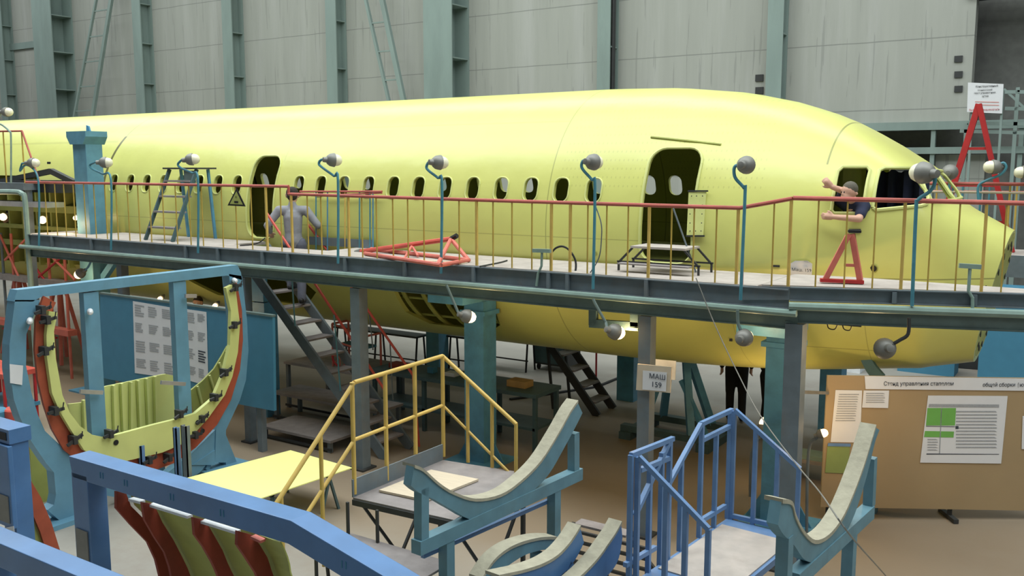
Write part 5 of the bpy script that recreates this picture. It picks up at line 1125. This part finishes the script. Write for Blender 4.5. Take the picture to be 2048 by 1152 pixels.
# ================= UNDER THE FUSELAGE =================
bn_ = thing('work_bench', 'long dark teal workbench with lower shelf under the fuselage, behind the central column', 'bench', (-8, 11.8, 0))
xa, xb = aY(742, 760, 11.5).x, aY(1075, 790, 11.5).x
MB().box((xa, 11.45, .86), (xb, 12.2, .92)).build('bench_top', 'bench', bn_); MB().box((xa + .05, 11.5, .34), (xb - .05, 12.1, .38)).build('lower_shelf', 'bench', bn_)
for i in range(4):
    x = xa + .06 + (xb - xa - .12) * i / 3
    for y in (11.5, 12.12): MB().box((x - .03, y, 0), (x + .03, y + .06, .86)).build('leg', 'bench', bn_)
p = aY(1040, 775, 11.8); 
for x, y, sx, sy, sz, m, lb in [(1040, 772, .17, .12, .10, 'cardboard', 'open cardboard box on the right end of the dark workbench'), (905, 772, .10, .08, .06, 'white', 'small white container on the dark workbench left of the central column'), (800, 765, .16, .1, .08, 'dark_rust', 'brown box on the left end of the dark workbench'), (865, 768, .06, .06, .1, 'board_blue', 'small blue tin on the dark workbench')]:
    p = aZ(x, y + 12, .93); p = V((p.x, 11.8, .925)); p.x = aY(x, y, 11.8).x
    MB().box((p.x - sx, p.y - sy, .923), (p.x + sx, p.y + sy, .923 + sz)).build('box' if m != 'board_blue' else 'tin', m, label=lb, cat='box')
# A-frame stand below the nose section
hs = thing('fuselage_stand', 'teal A-frame stand under the forward fuselage behind the plywood sign', 'stand', tuple(aZ(1350, 885)))
bz = aZ(1345, 880); 
MB().box((bz.x - .75, bz.y - .35, .12), (bz.x + .75, bz.y - .2, .22)).build('base_beam', 'bench', hs); MB().box((bz.x - .75, bz.y + .5, .12), (bz.x + .75, bz.y + .65, .22)).build('base_beam', 'bench', hs)
MB().box((bz.x - .75, bz.y - .4, 0), (bz.x - .55, bz.y + .7, .12)).build('skid', 'bench', hs); MB().box((bz.x + .55, bz.y - .4, 0), (bz.x + .75, bz.y + .7, .12)).build('skid', 'bench', hs)
tpz = 1.38
for dx in (-.42, .42):
    MB().bar((bz.x + dx, bz.y - .27, .2), (bz.x + dx * .35, bz.y + .1, tpz), .11, .11).build('sloping_leg', 'teal', hs); MB().bar((bz.x + dx, bz.y + .57, .2), (bz.x + dx * .35, bz.y + .2, tpz), .11, .11).build('sloping_leg', 'teal', hs)
MB().bar((bz.x + .15, bz.y - .05, 1.0), (bz.x + .65, bz.y - .2, .2), .07, .07).build('diagonal_brace', 'teal', hs)
MB().box((bz.x - .25, bz.y - .05, tpz - .02), (bz.x + .25, bz.y + .35, tpz + .05)).build('head_plate', 'teal', hs)
ns_ = thing('nose_support', 'teal curved support arm touching the underside of the nose above the tan board', 'support', (-2.55, 11.9, 0))
A = [aY(*p, 11.75) for p in [(1716, 702), (1722, 722), (1732, 742), (1745, 760)]]; B = [aY(*p, 11.75) for p in [(1738, 700), (1742, 718), (1752, 734), (1768, 752)]]
MB().strip(A, B, (0, .08, 0)).build('curved_arm', 'cradle', ns_); q = A[-1]; MB().box((q.x - .02, 11.75, 0), (q.x + .12, 11.87, q.z + .05)).build('post', 'cradle', ns_); MB().bar((q.x - .05, 11.81, q.z), (q.x + .5, 11.9, q.z - .02), .08, .08).build('side_arm', 'cradle', ns_)
# far steps, cart, black trestles
fs_ = thing('far_steps', 'dark steel steps on the floor beyond the fuselage, left of the plywood sign', 'steps', tuple(aZ(1180, 765)))
a = aY(1138, 692, 13.9); c = aZ(1196, 768)
c = V((aY(1196, 760, 13.9).x, 13.9, 0)); a2 = c + V((-1.15, 0, 1.35))
for dy in (0, .6): MB().bar(a2 + V((0, dy, 0)), c + V((0, dy, 0)), .05, .14).build('stringer', 'dark_grey', fs_)
for i in range(5): q = c.lerp(a2, (i + .8) / 5.3); MB().box((q.x - .12, 13.93, q.z), (q.x + .12, 14.47, q.z + .03)).build('tread', 'tread', fs_)
for dy in (0, .6): MB().bar(a2 + V((.1, dy, 0)), V((c.x - .9, 13.9 + dy, 0)), .04, .04).build('rear_leg', 'dark_grey', fs_)
p = aZ(1100, 742); ct = thing('equipment_cabinet', 'dark grey wheeled cabinet beyond the fuselage left of the far steps', 'cabinet', tuple(p))
MB().box(p + V((-.4, 0, .12)), p + V((.4, .6, 1.1))).build('body', 'dark_grey', ct)
for dx in (-.2, .2): MB().box(p + V((dx - .18, -.015, .16)), p + V((dx + .18, 0, 1.05))).build('door', 'bench', ct)
for dx in (-.33, .33):
    for dy in (.08, .5): MB().lathe(p + V((dx - .02, dy, .06)), (1, 0, 0), [(0, .06), (.04, .06)], 12).build('castor', 'black', ct)
for i, (x, y, w_, lb) in enumerate([(760, 728, 1.2, 'long low black trestle table beyond the fuselage behind the stair handrail'), (938, 742, .45, 'small black trestle beside the central teal column, beyond the fuselage'), (1010, 735, .7, 'black frame stand beyond the fuselage right of the central column')]):
    p = aZ(x, y); r = thing('black_trestle', lb, 'trestle', tuple(p))
    MB().box(p + V((-w_, -.2, .72)), p + V((w_, .2, .76))).build('top', 'dark_grey', r)
    for k_ in range(2 + int(w_ > 1)):
        X = -w_ + .05 + (2 * w_ - .1) * k_ / (1 + int(w_ > 1))
        for dy in (-.18, .18): MB().bar(p + V((X, dy, 0)), p + V((X, dy * .6, .72)), .03, .03).build('leg', 'black', r)
    MB().bar(p + V((-w_, -.18, .25)), p + V((w_, -.18, .25)), .025, .025).build('stretcher', 'black', r)
# red lamp pole, floor hose
MB().tube(crom([aZ(1275, 745), aZ(1250, 752), aZ(1225, 762), aZ(1190, 775), aZ(1140, 783), aZ(1080, 792), aZ(1020, 800)]), .04).build('floor_hose', 'black', smooth=True, label='thick black hose winding over the floor under the fuselage', cat='hose')
MB().tube([aZ(1192, 768), aZ(1192, 768) + V((0, 0, 2.0))], .02).build('prop_rod', 'dark_red', label='thin red rod standing on the floor in front of the far steps', cat='rod')
# tiered low platforms behind/below the long stair
tp_ = thing('tiered_platform', 'wide grey three-tier low platform below the long stair', 'platform', (-10.6, 10.9, 0))
for y0, y1, z, x0, x1 in ((9.78, 10.55, .2, -11.3, -9.75), (10.66, 11.3, .48, -12.0, -9.6), (11.32, 12.4, .84, -12.4, -10.45)):
    MB().box((x0, y0, z - .04), (x1, y1, z)).build('tier_top', 'tread', tp_)
    for x in (x0 + .03, x1 - .09):
        for y in (y0 + .02, y1 - .08): MB().box((x, y, 0), (x + .06, y + .06, z - .04)).build('leg', 'steel_grey', tp_)
    MB().box((x0, y0 + .01, .03), (x1, y0 + .03, .07)).build('floor_rail', 'dark_grey', tp_)
rc = thing('hand_cart', 'dusty red hand cart with spoked wheel on the tiered platform, left of the stair', 'cart', (-11.0, 11.7, .84))
b0 = V((-11.35, 11.5, .85))
for a, c in (((0, 0, 0), (0, 0, .75)), ((.75, 0, 0), (.75, 0, .6)), ((0, 0, .75), (.75, 0, .6)), ((0, 0, .45), (.75, 0, .35)), ((0, .4, 0), (0, .4, .75)), ((.75, .4, 0), (.75, .4, .6)), ((0, 0, .75), (0, .4, .75)), ((.75, 0, .6), (.75, .4, .6))): MB().tube([b0 + V(a), b0 + V(c)], .02).build('frame_tube', 'pink_red', rc)
wc = b0 + V((.2, -.04, .2)); pts = [wc + V((.18 * math.cos(i * PI / 8), 0, .18 * math.sin(i * PI / 8))) for i in range(17)]; MB().tube(pts, .018).build('wheel_rim', 'dark_red', rc)
for i in range(4): d = V((.18 * math.cos(i * PI / 4), 0, .18 * math.sin(i * PI / 4))); MB().tube([wc - d, wc + d], .008).build('spoke', 'pink_red', rc)
MB().box(b0 + V((.05, .05, .36)), b0 + V((.7, .35, .40))).build('tray', 'board_blue', rc)
# boxes on the hold floor, right of the nose
for x, y, m, w_, lb in [(1850, 748, 'board_blue', .55, 'blue crate on the floor beyond the nose, above the tan board'), (1700, 745, 'white', .2, 'white box beyond the nose above the left part of the tan board')]:
    p = aZ(x, y); MB().box(p + V((-w_, 0, 0)), p + V((w_, .6, .5 if w_ > .3 else .35))).build('crate', m, label=lb, cat='crate')
p = aZ(1955, 742); q = thing('nose_cone_cover', 'dark olive cover sheet standing on the floor beyond the nose at the right', 'cover', tuple(p))
MB().slab([p + V((-.8, 0, 0)), p + V((.5, .2, 0)), p + V((.9, .25, .55)), p + V((-.1, .1, .75))], (0, .3, 0)).build('cover_body', 'dark_grey', q)
p = aY(2048, 640, 19); MB().box((p.x - .7, 19, 0), (p.x + 3, 20.5, 2.0)).build('dark_container', 'board_blue', label='dark blue low container beyond the nose at the right edge', cat='container')
p = aY(1625, 785, 9.55); MB().bar(aY(1602, 784, 9.6), S(1656, 786, -.03), .035, .035).build('tie_bar', 'lamp_shell', label='grey bar tying the right grey post to the tan board', cat='bar')
p = aZ(1612, 975); bx = thing('low_shelf', 'low shelf with green tray between the right column and the tan board', 'shelf', tuple(p))
MB().box((p.x - .3, p.y + .1, .30), (p.x + .3, p.y + .5, .34)).build('shelf_top', 'tread', bx); MB().box((p.x - .22, p.y + .15, .341), (p.x + .25, p.y + .45, .40)).build('tray', 'rail_green', bx)
for dx in (-.27, .23): MB().box((p.x + dx, p.y + .15, 0), (p.x + dx + .04, p.y + .45, .30)).build('leg', 'dark_rust', bx)
